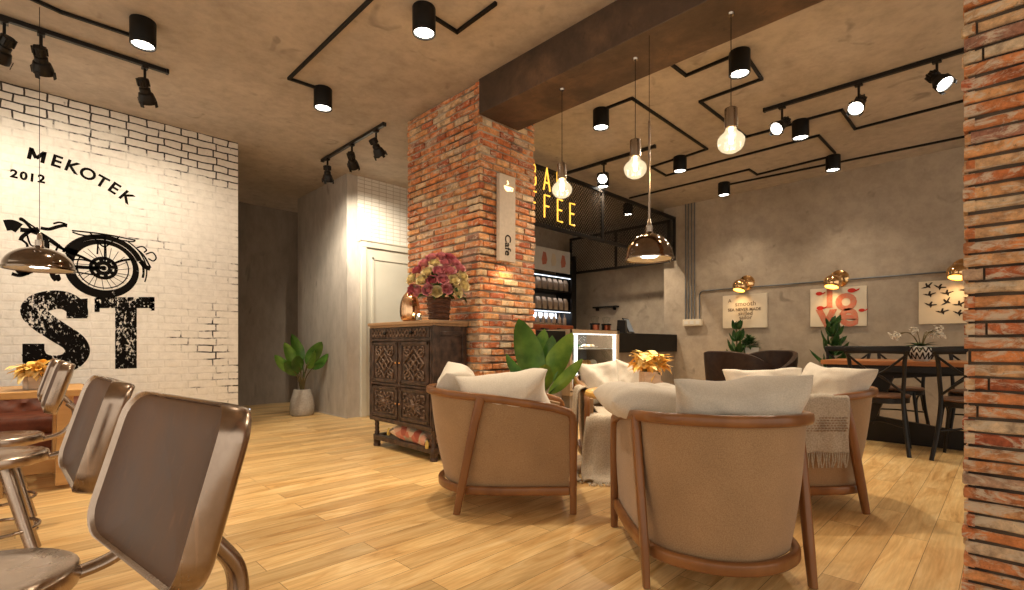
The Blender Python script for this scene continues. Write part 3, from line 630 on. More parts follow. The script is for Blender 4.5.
# glass display case let into the counter
dc = thing('display_case', 'lit glass pastry case with a pale wood frame set into the bar counter', 'display case', (5.46, 3.9, 0))
X0, X1 = -.555, .555
mb = MB()
for a, b in (((X0, -.02, .40), (X0 + .05, .53, 1.2)), ((X1 - .05, -.02, .40), (X1, .53, 1.2)), ((X0, -.02, 1.15), (X1, .53, 1.2)), ((X0, -.02, .36), (X1, .53, .43))): mb.bx(a, b)
mb.build('wood_frame', M['wood_pale'], dc, smooth=0, bevel=.004)
MB().bx((X0 + .06, .50, .43), (X1 - .06, .525, 1.15)).build('back_panel', M['case_inside'], dc, smooth=0)
MB().bx((X0 + .02, .0, 0), (X1 - .02, .5, .36)).build('plinth', M['concrete_dark'], dc, smooth=0)
for z in (.955, .70): MB().bx((X0 + .06, .03, z - .012), (X1 - .06, .5, z)).build('shelf', M['glass'] if 0 else M['pot_white'], dc, smooth=0)
for a, b in (((X0 + .17, .02, .43), (X0 + .205, .05, 1.15)), ((X1 - .085, .0, .43), (X1 - .06, .03, 1.15)), ((X0 + .06, .0, 1.135), (X1 - .06, .03, 1.15))): MB().bx(a, b).build('light_strip', M['case_led'], dc, smooth=0)
MB().bx((X0 + .06, -.012, .43), (X1 - .06, -.006, 1.15)).build('glass_pane', M['glass'], dc, smooth=0)
l = point((5.46, 4.1, 1.08), 3, (1, .95, .88), .05)
def on_case(name, label, cat, x, z, m, prof, group, seg=16):
    o = MB().lathe(prof, seg=seg).build(name, m); o.location = (5.46 + x, 4.08, z); return tag(o, label, cat, group)
on_case('plate', 'green plate on the top shelf of the pastry case', 'plate', -.27, .956, M['green'], [(.07, 0), (.125, .03), (.12, .05), (.04, .055), (.001, .055)], None)
on_case('plate', 'white plate of pastries on the top shelf of the pastry case', 'plate', .08, .956, M['cream'], [(.08, 0), (.15, .018), (.145, .022), (.07, .006)], None)
for i, dx in enumerate((-.07, -.02, .04, .09, .14)):
    on_case('pastry', 'small glazed pastry on the white plate in the top of the case', 'pastry', .06 + dx, .966, M['cake'] if i % 2 else M['cream'], [(.022, 0), (.03, .012), (.026, .03), (.01, .042), (.001, .045)], 'pastries on the white plate', 12)
for i, (dx, m) in enumerate(((-.36, 'cake'), (-.26, 'cream'), (-.02, 'cake'), (.07, 'cake'), (.2, 'cream'))):
    lab = ['bun at the frame end of the middle case shelf', 'white cream cake beside the bun on the middle case shelf', 'orange sponge cake halfway along the middle case shelf', 'orange loaf cake right of the sponge cake in the case', 'round white cream cake nearest the right side of the middle case shelf'][i]
    on_case('cake', lab, 'cake', dx, .701, M[m], [(.055, 0), (.06, .03), (.055, .07), (.03, .095), (.001, .10)], None)
on_case('serving_bowl', 'white bowl at the bottom of the pastry case by the pale frame', 'bowl', -.34, .431, M['cream'], [(.05, 0), (.11, .08), (.115, .12), (.10, .12), (.05, .03)], None)

# wire screens with the sign
def mesh_screen(label, a, b, z0, z1, nx, wr=.0065, st=.052):
    a, b = Vector((*a, 0)), Vector((*b, 0)); d = (b - a); Lg = d.length; d.normalize(); H = z1 - z0
    root = thing('mesh_screen', label, 'wire screen', (a.x, a.y, z0), math.atan2(d.y, d.x), 'wire screens above the bar')
    mb = MB()
    mb.bx((0, -.02, H - .045), (Lg, .02, H)); mb.bx((0, -.02, 0), (Lg, .02, .045))
    for k in range(nx + 1):
        x = (Lg - .04) * k / nx; mb.bx((x, -.018, 0), (x + .04, .018, H))
    mb.build('frame', M['black'], root, smooth=0, bevel=.003)
    mb = MB(); k = -H
    while k < Lg:
        for sgn in (1, -1):
            p0, p1 = (max(k, 0), max(-k, 0)), (min(k + H, Lg), min(H, Lg - k))
            if p1[0] - p0[0] > .02:
                y0, y1 = (p0[1], p1[1]) if sgn == 1 else (H - p0[1], H - p1[1])
                mb.beam((p0[0], .003 * sgn, y0), (p1[0], .003 * sgn, y1), wr, wr, up=(0, 1, 0))
        k += st
    mb.build('wire_mesh', M['black'], root, smooth=0)
    return root
scr = mesh_screen('black wire mesh screen carrying the yellow bar lettering above the counter', (3.64, 3.98), (7.86, 3.98), 2.42, 3.15, 2)
mesh_screen('plain black wire mesh screen set back over the till end of the bar', (7.84, 4.06), (7.84, 6.2), 2.40, 3.12, 2, .0045, .06)
LET = {'B': [[(0, 0), (0, 1)], [(0, 1), (.4, 1), (.52, .87), (.52, .64), (.4, .53), (0, .53)], [(.4, .53), (.58, .4), (.58, .13), (.42, 0), (0, 0)]], 'A': [[(0, 0), (.3, 1), (.6, 0)], [(.11, .34), (.49, .34)]],
       'R': [[(0, 0), (0, 1)], [(0, 1), (.4, 1), (.54, .86), (.54, .62), (.4, .5), (0, .5)], [(.28, .5), (.58, 0)]], 'C': [[(.56, .86), (.42, 1), (.14, 1), (0, .85), (0, .15), (.14, 0), (.42, 0), (.56, .14)]],
       'O': [[(.14, 0), (0, .15), (0, .85), (.14, 1), (.44, 1), (.58, .85), (.58, .15), (.44, 0), (.14, 0)]], 'F': [[(0, 0), (0, 1), (.5, 1)], [(0, .52), (.42, .52)]], 'E': [[(.5, 0), (0, 0), (0, 1), (.5, 1)], [(0, .52), (.42, .52)]]}
def word(mb, w, x_end, z, h, adv):
    for i, ch in enumerate(w):
        x = x_end - (len(w) - i) * adv
        for st in LET[ch]:
            mb.tube([(x + p[0] * h * .72, -.045, z + p[1] * h) for p in st], .011, 6)
mb = MB()
e1 = on_y(573, 228, 3.98 - .045); b1 = on_y(562, 190, 3.98 - .045)
word(mb, 'COFFEE', 5.22 - 3.64, 2.53 - 2.42, .27, .245); word(mb, 'BAR', 4.98 - 3.64, 2.86 - 2.42, .27, .255)
mb.build('neon_lettering', M['neon'], scr)

# back-bar shelf rack with bottles and bags
rk = thing('shelf_rack', 'tall black shelf rack with lit shelves behind the bar', 'shelf rack', (6.1, 5.95, 0))
mb = MB()
for x in (0, 1.48): 
    for y in (0, .36): MB().bx((x, y, 0), (x + .06, y + .04, 2.62)).build('post', M['black'], rk, smooth=0)
MB().bx((1.545, 0, 0), (1.62, .42, 2.72)).build('side_panel', M['black'], rk, smooth=0)
mb = MB().bx((0, .40, .6), (1.5, .42, 2.3)); mb.build('back_panel', M['shelf_back'], rk, smooth=0)
for z in (2.31, 2.02, 1.66, 1.36):
    MB().bx((.02, 0, z - .03), (1.5, .40, z)).build('shelf', M['black'], rk, smooth=0)
for z in (2.275, 1.625, 1.985): MB().bx((.06, .03, z - .008), (1.48, .05, z)).build('light_strip', M['lens_cool'], rk, smooth=0) if z != 1.985 else None
MB().bx((.06, .385, 1.52), (1.48, .397, 1.62)).build('lit_panel', M['case_led'] if 0 else M['lens_cool'], rk, smooth=0)
for z in (2.24, 1.9, 1.59):
    l = bpy.data.lights.new('shelf_light', 'AREA'); l.shape = 'RECTANGLE'; l.size = 1.3; l.size_y = .03; l.energy = .4; l.color = (.85, .9, 1); o = bpy.data.objects.new('shelf_light', l); C.objects.link(o); o.location = (6.85, 6.02, z)
mb = MB(); mb.lathe([(.001, 0), (.036, 0), (.038, .01), (.038, .13), (.03, .16), (.014, .18), (.013, .225), (.016, .23), (.016, .245), (.001, .245)], seg=14)
pb = mb.build('bottle', M['bottle'], smooth=40)
names = ['first bottle beside the brick column on the lower lit bar shelf', 'second bottle from the brick column on the lower lit bar shelf', 'third bottle from the brick column on the lower lit bar shelf', 'fourth bottle from the brick column on the lower lit bar shelf', 'second bottle from the black post on the lower lit bar shelf', 'bottle next to the black post on the lower lit bar shelf']
for i in range(6):
    o = pb if i == 0 else pb.copy()
    if i: C.objects.link(o)
    o.location = (6.74 + .155 * i, 6.08, 1.361); tag(o, 'brown ' + names[i], 'bottle', 'bottles on the lower lit shelf')
mb = MB()
mb.add([Vector(p) for p in ((-.05, -.04, 0), (.05, -.04, 0), (.05, .04, 0), (-.05, .04, 0), (-.052, -.035, .15), (.052, -.035, .15), (.052, .035, .15), (-.052, .035, .15), (-.05, -.004, .23), (.05, -.004, .23), (.05, .004, .23), (-.05, .004, .23))],
       [(3, 2, 1, 0), (0, 1, 5, 4), (1, 2, 6, 5), (2, 3, 7, 6), (3, 0, 4, 7), (4, 5, 9, 8), (5, 6, 10, 9), (6, 7, 11, 10), (7, 4, 8, 11), (8, 9, 10, 11)])
pg = mb.build('coffee_bag', M['bag'], smooth=0, bevel=.004)
k = 0
for row, (z, n, nm) in enumerate(((2.021, 6, 'upper'), (1.661, 6, 'middle'))):
    for i in range(n):
        o = pg if k == 0 else pg.copy()
        if k: C.objects.link(o)
        o.location = (6.72 + .158 * i, 6.06, z); k += 1
        pos = ['first from the brick column', 'second from the brick column', 'third from the brick column', 'third from the black post', 'second from the black post', 'next to the black post'][i]
        tag(o, f'kraft coffee bag {pos} on the {nm} bar shelf', 'coffee bag', f'coffee bags on the {nm} bar shelf')
# poster above the rack
ps = thing('poster', 'pale poster with red and white cups above the bar shelves', 'poster', (6.1, 5.98, 2.36))
MB().bx((.1, 0, 0), (1.46, .02, .42)).build('board', M['pot_white'], ps, smooth=0)
for x, m in ((.66, 'ink_red'), (.92, 'canvas'), (1.2, 'ink_red')):
    MB().poly([(x, 0, .1), (x + .1, 0, .12), (x + .13, 0, .2), (x + .09, 0, .33), (x + .02, 0, .34), (x - .02, 0, .2)], (0, -1, 0), .004).build('printed_cup', M[m], ps, smooth=0)

# espresso machine, grinders, till on the counter
em = thing('espresso_machine', 'copper red espresso machine lying low on the bar beside the brick column', 'coffee machine', (5.28, 4.68, 1.175))
MB().bx((-.52, -.16, .02), (.52, .18, .11)).build('body', M['machine'], em, smooth=0, bevel=.012)
mb = MB(); mb.bx((-.48, .02, .11), (.48, .17, .15)); mb.build('top_tray', M['nickel'], em, smooth=0, bevel=.006)
[MB().lathe([(.018, 0), (.022, .02)], (x, y, 0), 10).build('foot', M['black'], em) for x in (-.46, .46) for y in (-.12, .14)]
for x in (-.2, .15):
    mb = MB(); mb.lathe([(.001, .03), (.03, .03), (.03, .06), (.001, .06)], (x, -.19, 0), 14); mb.tube([(x, -.2, .045), (x, -.30, .035)], .012); mb.build('portafilter', M['black'], em)
def grinder(label, x, m):
    g = thing('coffee_grinder', label, 'coffee grinder', (x, 4.55, 1.175), 0, 'coffee grinders by the till'); g.scale = (1.3, 1.3, 1.15)
    MB().lathe([(.001, 0), (.065, 0), (.065, .015), (.055, .02), (.055, .125), (.06, .13), (.001, .13)], seg=18).build('body', M['machine'], g)
    MB().lathe([(.062, .12), (.062, .14), (.058, .14), (.058, .12)], seg=18).build('collar', M['black'], g)
    MB().lathe([(.03, .14), (.05, .21), (.052, .225), (.02, .24), (.001, .24)], seg=16).build('hopper', M['glass'], g)
    for sx in (-1, 1): MB().bx((sx * .075, -.012, 0), (sx * .06, .012, .14)).build('stand', M['black'], g, smooth=0)
grinder('copper grinder with black stand, left of two before the till on the bar', 6.37, 0); grinder('copper grinder with black stand, closest to the till on the bar', 6.68, 0)
tl = thing('till', 'black tablet till tilted back on the bar counter', 'till', (6.74, 4.16, 1.175), math.radians(18))
q = Matrix.Rotation(math.radians(-24), 3, 'X')
tb_ = MB().box((0, .02, .125), (.36, .018, .25), M=q).build('tablet', M['black'], tl, smooth=0, bevel=.006)
MB().box((0, .008, .126), (.32, .002, .21), M=q).build('screen', M['screen'], tb_, smooth=0)
MB().box((0, .09, .075), (.12, .09, .15)).build('stand', M['black'], tl, smooth=0, bevel=.006)
MB().box((-.27, .05, .10), (.10, .12, .2), taper=1.2).build('printer', M['black'], tl, smooth=0, bevel=.008)
p = on_x(607, 308, 8.3); sh = thing('wall_shelf', 'thin black shelf on the bar wall above the grinders', 'shelf', (8.3, p.y, p.z))
MB().bx((-.10, -.28, 0), (0, .28, .03)).build('board', M['black'], sh, smooth=0)
for y in (-.2, .2): MB().bx((-.08, y - .01, -.05), (0, y + .01, 0)).build('bracket', M['black'], sh, smooth=0)

# ------------------------------------------------------------------ plaque light on the column
pl = thing('cafe_sign', 'pale lit plaque with a cup symbol and vertical lettering on the brick column', 'sign', (0, 0, 0))
a, b = on_y(497, 262, 3.24), on_y(516, 176, 3.24); xc = (a.x + b.x) / 2 + .012; pl.location = (xc, 3.24, (a.z + b.z) / 2); hw, hh = (b.x - a.x) / 2 - .018, (b.z - a.z) / 2 - .02
MB().bx((-hw, 0, -hh), (hw, .04, hh)).build('plaque', M['plaque'], pl, smooth=0, bevel=.003)
MB().bx((-hw * .7, .04, -hh * .6), (hw * .7, .075, hh * .6)).build('bracket', M['black'], pl, smooth=0)
mb = MB(); put_text(mb, 'Cafe', .105, (0, -.002, -hh * .62), (0, 0, -1), (1, 0, 0), offset=.002); mb.build('lettering', M['ink'], pl, smooth=0)
mb = MB(); mb.poly([(.045 * math.cos(t), -.001, hh * .74 + .045 * math.sin(t)) for t in [PI + PI * i / 12 for i in range(13)]], (0, -1, 0), .002)
mb.tube([(.045, -.002, hh * .74 - .005), (.066, -.002, hh * .74 - .005), (.062, -.002, hh * .74 - .03), (.03, -.002, hh * .74 - .032)], .004, 6); mb.tube(spline([(-.01, -.002, hh * .74 + .015), (.008, -.002, hh * .74 + .03), (-.006, -.002, hh * .74 + .05)], 4), .004, 6); mb.build('cup_symbol', M['cup_glow'], pl)
spot((xc, 3.19, pl.location.z - hh - .01), (xc, 3.30, .9), 3, 140, .6, (1, .72, .38), .03)

# ------------------------------------------------------------------ dining wall: pipes, pictures, sconces
def pipe(label, pts, r=.0095):
    tag(MB().tube(pts, r, 8).build('wall_conduit', M['conduit']), label, 'conduit', 'grey pipes on the dining wall')
names = ['first vertical grey pipe above the junction box, nearest the bar', 'second vertical grey pipe above the junction box', 'third vertical grey pipe above the junction box', 'fourth vertical grey pipe above the junction box, nearest the pictures']
for u, n in zip((685.6, 688.4, 691.6, 694.6), names):
    p = on_x(u, 320, BW - .014); pipe(n, [(p.x, p.y, p.z), (p.x, p.y, CEIL - .002)])
p = on_x(699.5, 320, BW - .014); z = on_x(720, 289.6, BW).z
P = [(p.x, p.y, p.z), (p.x, p.y, z - .06), (p.x, p.y - .02, z - .02), (p.x, p.y - .06, z), (p.x, -1.4, z)]
pipe('long horizontal grey pipe linking the three wall lamps', P)
a, b = on_x(683.4, 326, BW - .03), on_x(702, 319, BW - .03); jb = thing('junction_box', 'small pale junction box under the vertical grey pipes', 'junction box', (BW, (a.y + b.y) / 2, (a.z + b.z) / 2))
w, h = abs(a.y - b.y) / 2, (b.z - a.z) / 2
MB().bx((-.06, -w, -h), (-.001, w, h)).build('box', M['canvas_white'], jb, smooth=0, bevel=.004)
for k in (-1, 0, 1): MB().bx((-.064, k * w * .62 - .03, -h * .5), (-.058, k * w * .62 + .03, h * .5)).build('switch_plate', M['pot_white'], jb, smooth=0)
def picture(label, u0, u1, v0, v1, mat, fn):
    a, b = on_x(u0, v0, BW - .03), on_x(u1, v1, BW - .03); y0, y1, z1, z0 = a.y, b.y, on_x(u0, v0, BW - .03).z, on_x(u0, v1, BW - .03).z
    root = thing('wall_picture', label, 'picture', (BW, (y0 + y1) / 2, (z0 + z1) / 2), 0, 'canvas pictures on the dining wall'); w, h = abs(y0 - y1) / 2, (z1 - z0) / 2
    MB().bx((-.032, -w, -h), (-.001, w, h)).build('canvas', mat, root, smooth=0, bevel=.003)
    fn(root, w, h); return root
EX, EY = (0, -1, 0), (0, 0, 1)
def quote(root, w, h):
    def T(s, sz, x, y, **k): mb = MB(); put_text(mb, s, sz, (-.034, -x * w, y * h), EX, EY, **k); mb.build('handwritten_line', M['ink_soft'], root, smooth=0)
    T('A', .075, -.66, .66); T('smooth', .10, .06, .44); T('SEA NEVER MADE', .062, 0, .10, offset=.0015); T('skilled', .085, .06, -.14); T('sailor', .085, .06, -.38)
def love(root, w, h):
    mb = MB(); T = lambda s, sz, x, y, **k: put_text(mb, s, sz, (-.034, -x * w, y * h), EX, EY, **k)
    T('l', .40, -.28, .48, offset=.016); T('o', .44, .30, .36, offset=.016); T('v', .46, -.40, -.44, offset=.018); T('e', .46, .38, -.42, offset=.016)
    mb.build('big_letters', M['ink_red'], root, smooth=0)
    mb = MB()
    for cx, cy, s in ((-.66, .74, .026), (.5, .80, .030), (-.62, -.02, .028), (.84, -.22, .022)):
        o = Vector((-.036, -cx * w, cy * h))
        mb = MB(); mb.poly([o + Vector((0, -s * 1.6 * math.cos(t), s * math.sin(t))) for t in [2 * PI * i / 14 for i in range(14)]], (-1, 0, 0), .001)
        mb.poly([o + Vector((0, -s * 1.2, 0)), o + Vector((0, -s * 3.0, s * .9)), o + Vector((0, -s * 2.7, 0)), o + Vector((0, -s * 1.4, -s * .6))][::-1], (-1, 0, 0), .001); mb.build('printed_bird', M['ink_red2'], root, smooth=0)
def birds(root, w, h):
    bird = [(-1, .35), (-.5, .3), (-.2, .15), (.05, .75), (.3, .7), (.2, .2), (.9, .35), (1.1, .2), (.35, -.05), (.2, -.55), (-.05, -.15), (-.5, .0)]
    for cx, cy, a in ((-.68, .75, .6), (-.28, .68, -.3), (-.62, .36, .1), (-.02, .38, .1), (-.6, -.12, -.2), (-.02, -.02, .9), (-.18, -.46, .1), (.4, -.15, .3), (.38, -.55, -.2), (.6, .5, .3), (.75, .1, 0)):
        ca, sa = math.cos(a), math.sin(a); s = .062; o = Vector((-.034, -cx * w, cy * h))
        MB().poly([o + Vector((0, -(x * ca - y * sa) * s, (x * sa + y * ca) * s)) for x, y in bird], (-1, 0, 0), .001).build('printed_bird', M['ink'], root, smooth=0)
picture('canvas with handwritten grey quote, above the tub chairs', 722.7, 767, 296, 328.4, M['canvas_white'], quote)
picture('canvas with big faded red love lettering, middle of the dining wall', 810.2, 866.7, 289.4, 327, M['canvas_white'], love)
picture('cream canvas with black flying birds beside the right brick column', 918.7, 978, 282, 324.3, M['canvas'], birds)
def sconce(label, u, v):
    p = on_x(u, v, BW); root = thing('wall_lamp', label, 'wall lamp', (BW, p.y, p.z), 0, 'copper globe wall lamps')
    Rm = Matrix.Rotation(-PI / 2, 3, 'Y')
    MB().lathe([(.001, .05), (.06, .042), (.112, .018), (.118, .0)], (0, -.025, .03), 28, Rm).build('wall_plate', M['gold'], root)
    MB().tube([(-.01, -.025, .03), (-.08, .01, .0)], .018, 10).build('arm', M['gold'], root)
    c = Vector((-.145, .02, -.03)); d = Vector((-.35, .12, -1)).normalized(); qm = d.to_track_quat('Z', 'Y').to_matrix(); Rr = .105
    prof = [(Rr * math.sin(a), -Rr * math.cos(a)) for a in [math.radians(4 + 126 * i / 14) for i in range(15)]]
    MB().lathe(prof, c, 28, qm, cap=False).build('globe_shade', M['gold'], root, smooth=60, solid=.004)
    MB().lathe([(.001, Rr * .50), (Rr * .80, Rr * .55)], c, 24, qm, cap=False).build('amber_glow', M['amber'], root)
    w = Vector((BW, p.y, p.z)) + c + d * .1
    spot(w, w + Vector((.10, 0, -1)), 3, 125, .7, (1, .66, .32), .05)
sconce('copper globe wall lamp over the handwritten quote picture', 745, 285)
sconce('copper globe wall lamp over the red love picture', 837, 281)
sconce('copper globe wall lamp over the bird picture beside the right brick column', 961, 271)

# ------------------------------------------------------------------ armchairs
TOP = [(.352, -.330, .602), (.2, -.339, .634), (0, -.346, .665), (-.19, -.344, .688), (-.34, -.310, .701), (-.45, -.225, .708), (-.51, -.115, .711), (-.53, 0, .712)]
BOT = [(.345, -.317), (.2, -.322), (0, -.324), (-.18, -.312), (-.30, -.268), (-.375, -.185), (-.42, -.095), (-.435, 0)]
def mirror(L): return L + [(p[0], -p[1], *p[2:]) for p in L[-2::-1]]
tops = spline(mirror(TOP), 5); bots = spline([(x, y, .0) for x, y in mirror(BOT)], 5)
def inset(p, d):
    L = math.hypot(p.x + .0, p.y); return Vector((p.x * (1 - d / max(L, .1)) if p.x < 0 else p.x, p.y * (1 - d / max(L, .1)), p.z))
def make_armchair(label, r, D, rz):
    x, y = RD(r, D); root = thing('armchair', label, 'armchair', (x, y, 0), rz, 'barrel armchairs around the coffee table')
    # upholstered shell
    n = len(tops); vs = []; rows = 7; th = .065
    ring = []
    for t, b in zip(tops, bots):
        o = []
        for k in range(rows):
            s = k / (rows - 1); bul = .012 * math.sin(PI * s); z = .15 + (t.z - .012 - .15) * s
            q = Vector((b.x + (t.x - b.x) * s, b.y + (t.y - b.y) * s, z)); L = max(math.hypot(q.x, q.y), .1); q.x *= 1 + bul / L; q.y *= 1 + bul / L; o.append(inset(q, .008))
        i = [inset(q, th) + Vector((0, 0, -.004)) for q in o[::-1]]
        ring.append(o + i)
    m = rows * 2; vs = [p for rr in ring for p in rr]
    fs = [(i * m + j, i * m + (j + 1) % m, (i + 1) * m + (j + 1) % m, (i + 1) * m + j) for i in range(n - 1) for j in range(m)] + [tuple(range(m - 1, -1, -1)), tuple((n - 1) * m + j for j in range(m))]
    mb = MB(); mb.add(vs, fs); mb.build('upholstered_shell', M['linen'], root, smooth=50)
    # seat base and cushion
    pl = [inset(b, .05) for b in bots]; k = len(pl)
    mb = MB(); mb.add([Vector((p.x, p.y, .15)) for p in pl] + [Vector((p.x, p.y, .30)) for p in pl], [tuple(range(k)), tuple(range(2 * k - 1, k - 1, -1))] + [(i, k + i, k + (i + 1) % k, (i + 1) % k) for i in range(k)])
    mb.build('seat_base', M['linen'], root, smooth=30)
    mb = MB(); pl = [inset(b, .085) for b in bots]; 
    lay = [(.30, .97), (.32, 1.0), (.41, 1.0), (.44, .96), (.452, .85)]
    vs = [Vector((.02 + (p.x - .02) * s, p.y * s, z)) for z, s in lay for p in pl]
    mb.add(vs, [(a * k + i, a * k + (i + 1) % k, (a + 1) * k + (i + 1) % k, (a + 1) * k + i) for a in range(4) for i in range(k)] + [tuple(range(k - 1, -1, -1)), tuple(4 * k + i for i in range(k))]); mb.build('seat_cushion', M['pillow_grey'], root, smooth=60)
    # wooden top rail that turns down into the front posts
    rl = [Vector((.372, -.334, .46)), Vector((.372, -.334, .545)), Vector((.366, -.334, .578)), Vector((.345, -.334, .600)), Vector((.305, -.335, .613))] + [p for p in tops if abs(p.y) < .3525 and p.x < .26 or p.x < -.0] 
    mid = [Vector((p.x, p.y, p.z + .004)) for p in tops if p.x < .27]
    rl = rl[:5] + mid + [Vector((p.x, -p.y, p.z)) for p in rl[:5][::-1]]
    mb = MB(); mb.sweep(rl, rrect(.042, .046), up=(1, 0, 0)); mb.build('top_rail', M['wood_frame'], root, smooth=50)
    for s in (-1, 1):
        mb = MB(); mb.sweep([(.372, s * .334, .002), (.372, s * .334, .47)], rrect(.042, .046), up=(1, 0, 0), scale=[.85, 1]); mb.build('leg', M['wood_frame'], root, smooth=50)
        mb = MB(); mb.sweep([(-.318, s * .343, .0), (-.29, s * .344, .15), (-.215, s * .352, .52), (-.175, s * .352, .688)], rrect(.034, .05), up=(1, 0, 0), scale=[.8, .95, 1.05, 1.1]); mb.build('leg', M['wood_frame'], root, smooth=50)
    br = [Vector((p.x * (1.045 if p.x < 0 else 1) , p.y * 1.035, .135)) for p in bots]
    mb = MB(); mb.sweep(br, rrect(.034, .052), up=(0, 0, 1)); mb.beam((.345, -.33, .135), (.345, .33, .135), .034, .052); mb.build('base_rail', M['wood_frame'], root, smooth=50)
    return root
R45 = math.radians(45)
make_armchair('tan armchair seen from its side beside the carved cabinet', -.01, 3.275, -R45)
make_armchair('tan armchair in front, its curved back to the viewer', .897, 2.365, R45)
make_armchair('tan armchair with a fringed throw over its arm, towards the dining table', 1.78, 3.285, 3 * R45)
make_armchair('tan armchair facing the viewer behind the round table, before the pastry case', .905, 4.155, -3 * R45)
def chair_pt(r, D, rz, lx, ly, lz): x, y = RD(r, D); c, s = math.cos(rz), math.sin(rz); return Vector((x + lx * c - ly * s, y + lx * s + ly * c, lz))
CH = {1: (-.01, 3.275, -R45), 2: (.897, 2.365, R45), 3: (1.78, 3.285, 3 * R45), 4: (.905, 4.155, -3 * R45)}

# cushions: soft pillow lying in its local xy plane, thickness z
def pillow_mesh(w, h, t, seed, sag=.0, soft=1.0):
    n = 18; mb = MB(); top = {}; 
    def P(i, j, sgn):
        a, b = -1 + 2 * i / n, -1 + 2 * j / n
        pin = 1 - .07 * (1 - b * b) if abs(a) >= abs(b) else 1
        x = a * w / 2 * (1 - .15 * soft * (1 - b * b) * abs(a)); y = b * h / 2 * (1 - .19 * soft * (1 - a * a) * abs(b))
        th = t / 2 * (max(0, (1 - a ** 4)) ** .6) * (max(0, (1 - b ** 4)) ** .6)
        wv = noise.noise(Vector((a * 1.6 + seed, b * 1.6, sgn * 3 + seed))) * t * .16 * (1 - max(abs(a), abs(b)) ** 3) + noise.noise(Vector((a * 5 + seed, b * 5, sgn))) * t * .09 * (1 - max(abs(a), abs(b)) ** 4)
        z = sgn * th + wv + sag * (a * a + .4 * b) + noise.noise(Vector((a * 1.3 + seed * 2, b * 1.3, 5))) * .05 * soft
        y -= abs(sag) * .3 * (1 - a * a) if sag else 0
        return Vector((x, y, z))
    for sgn in (1, -1):
        mb.grid(lambda u, v: P(round(u * n), round(v * n), sgn if 0 < round(u * n) < n and 0 < round(v * n) < n else 0), n + 1, n + 1)
    return mb
def pillow(label, loc, w, h, t, rot, seed, m='pillow', sag=0, soft=1.0, group='cream cushions on the armchairs'):
    o = pillow_mesh(w, h, t, seed, sag, soft).build('cushion', M[m], smooth=80, sub=1)
    root = o; o.location = loc; o.rotation_mode = 'XYZ'; o.rotation_euler = rot
    return tag(o, label, 'cushion', group)
def up_rot(face_dir, tilt, roll=0):          # pillow standing up, front facing face_dir (angle), leaning back by tilt
    return (Matrix.Rotation(face_dir + PI / 2, 4, 'Z') @ Matrix.Rotation(PI / 2 - tilt, 4, 'X') @ Matrix.Rotation(roll, 4, 'Z')).to_euler()
rz = CH[1][2]
pillow('cream cushion leaning on the curved back of the armchair by the cabinet', chair_pt(*CH[1], -.345, .06, .675), .46, .42, .24, up_rot(rz, .35, .16), 1)
pillow('cream cushion slumped over the near arm of the armchair by the cabinet', chair_pt(*CH[1], -.03, -.20, .675), .60, .38, .24, up_rot(rz + PI / 2, .72, -.16), 2, sag=.02)
rz = CH[2][2]
pillow('large greige cushion standing against the back of the front armchair', chair_pt(*CH[2], -.315, -.015, .695), .58, .44, .22, up_rot(rz, .36, -.03), 3, 'pillow_grey', sag=-.03)
pillow('flattened cream cushion lying over the arm of the front armchair', chair_pt(*CH[2], .10, .19, .705), .46, .56, .19, up_rot(rz - PI / 2, 1.42, .04), 4, soft=.25)
rz = CH[3][2]
pillow('cream cushion propped on the far arm of the armchair with the throw', chair_pt(*CH[3], .0, -.17, .67), .58, .40, .22, up_rot(rz + PI / 2 * .9, .55, .05), 5)
pillow('cream cushion in the back of the armchair with the throw', chair_pt(*CH[3], -.27, .08, .68), .52, .44, .23, up_rot(rz + .25, .40, -.05), 6)
rz = CH[4][2]
pillow('cream cushion left of the yellow leaves, on the armchair before the pastry case', chair_pt(*CH[4], -.28, -.11, .665), .42, .44, .21, up_rot(rz + .15, .38, .08), 7)
pillow('cream cushion behind the yellow leaves on the armchair before the pastry case', chair_pt(*CH[4], -.25, .18, .66), .42, .44, .21, up_rot(rz - .2, .40, -.15), 8)

# throws
def throw_strip(mb, path, width, across, seed, amp=.012, gather=0):
    P = spline(path, 6); A = Vector(across); n = len(P); m = 14
    def fn(u, v):
        p = P[min(round(u * (n - 1)), n - 1)]; w = (v - .5) * width * (1 - gather * math.sin(PI * u) + 0)
        q = p + A * w; k = u
        return q + Vector((noise.noise(Vector((v * 5, u * 2.2, seed))), noise.noise(Vector((v * 5, u * 2.2, seed + 9))), noise.noise(Vector((v * 3, u * 3, seed + 4))) * .5)) * amp * (1 + 1.5 * u)
    mb.grid(fn, n, m); return P
c3 = CH[3]
tw = thing('throw_blanket', 'oatmeal fringed throw hanging over the arm of the armchair near the dining table', 'throw blanket', (0, 0, 0))
dn = Vector((*RD(0, -1), 0)); al = Vector((*RD(-1, 0), 0))
base = chair_pt(*c3, -.02, 0, 0)
def c3p(y, z): return base + dn * y + Vector((0, 0, z))
mb = MB(); throw_strip(mb, [c3p(.18, .49), c3p(.27, .55), c3p(.30, .66), c3p(.325, .703), c3p(.366, .703), c3p(.383, .67), c3p(.383, .56), c3p(.376, .46), c3p(.380, .37)], .34, al, 3, .008); mb.build('cloth', M['throw'], tw, smooth=80, solid=.007)
mb = MB(); rn = random.Random(5)
for k in range(26):
    s = (k / 25 - .5) * .33; p0 = c3p(.380, .372) + al * s; mb.tube([p0, p0 + Vector((rn.uniform(-.006, .006), rn.uniform(-.006, .006), -.045)), p0 + Vector((rn.uniform(-.01, .01), rn.uniform(-.01, .01), -.09))], .0042, 5, scale=[.8, 1.1, .7])
mb.build('fringe', M['throw'], tw)
mb = MB()
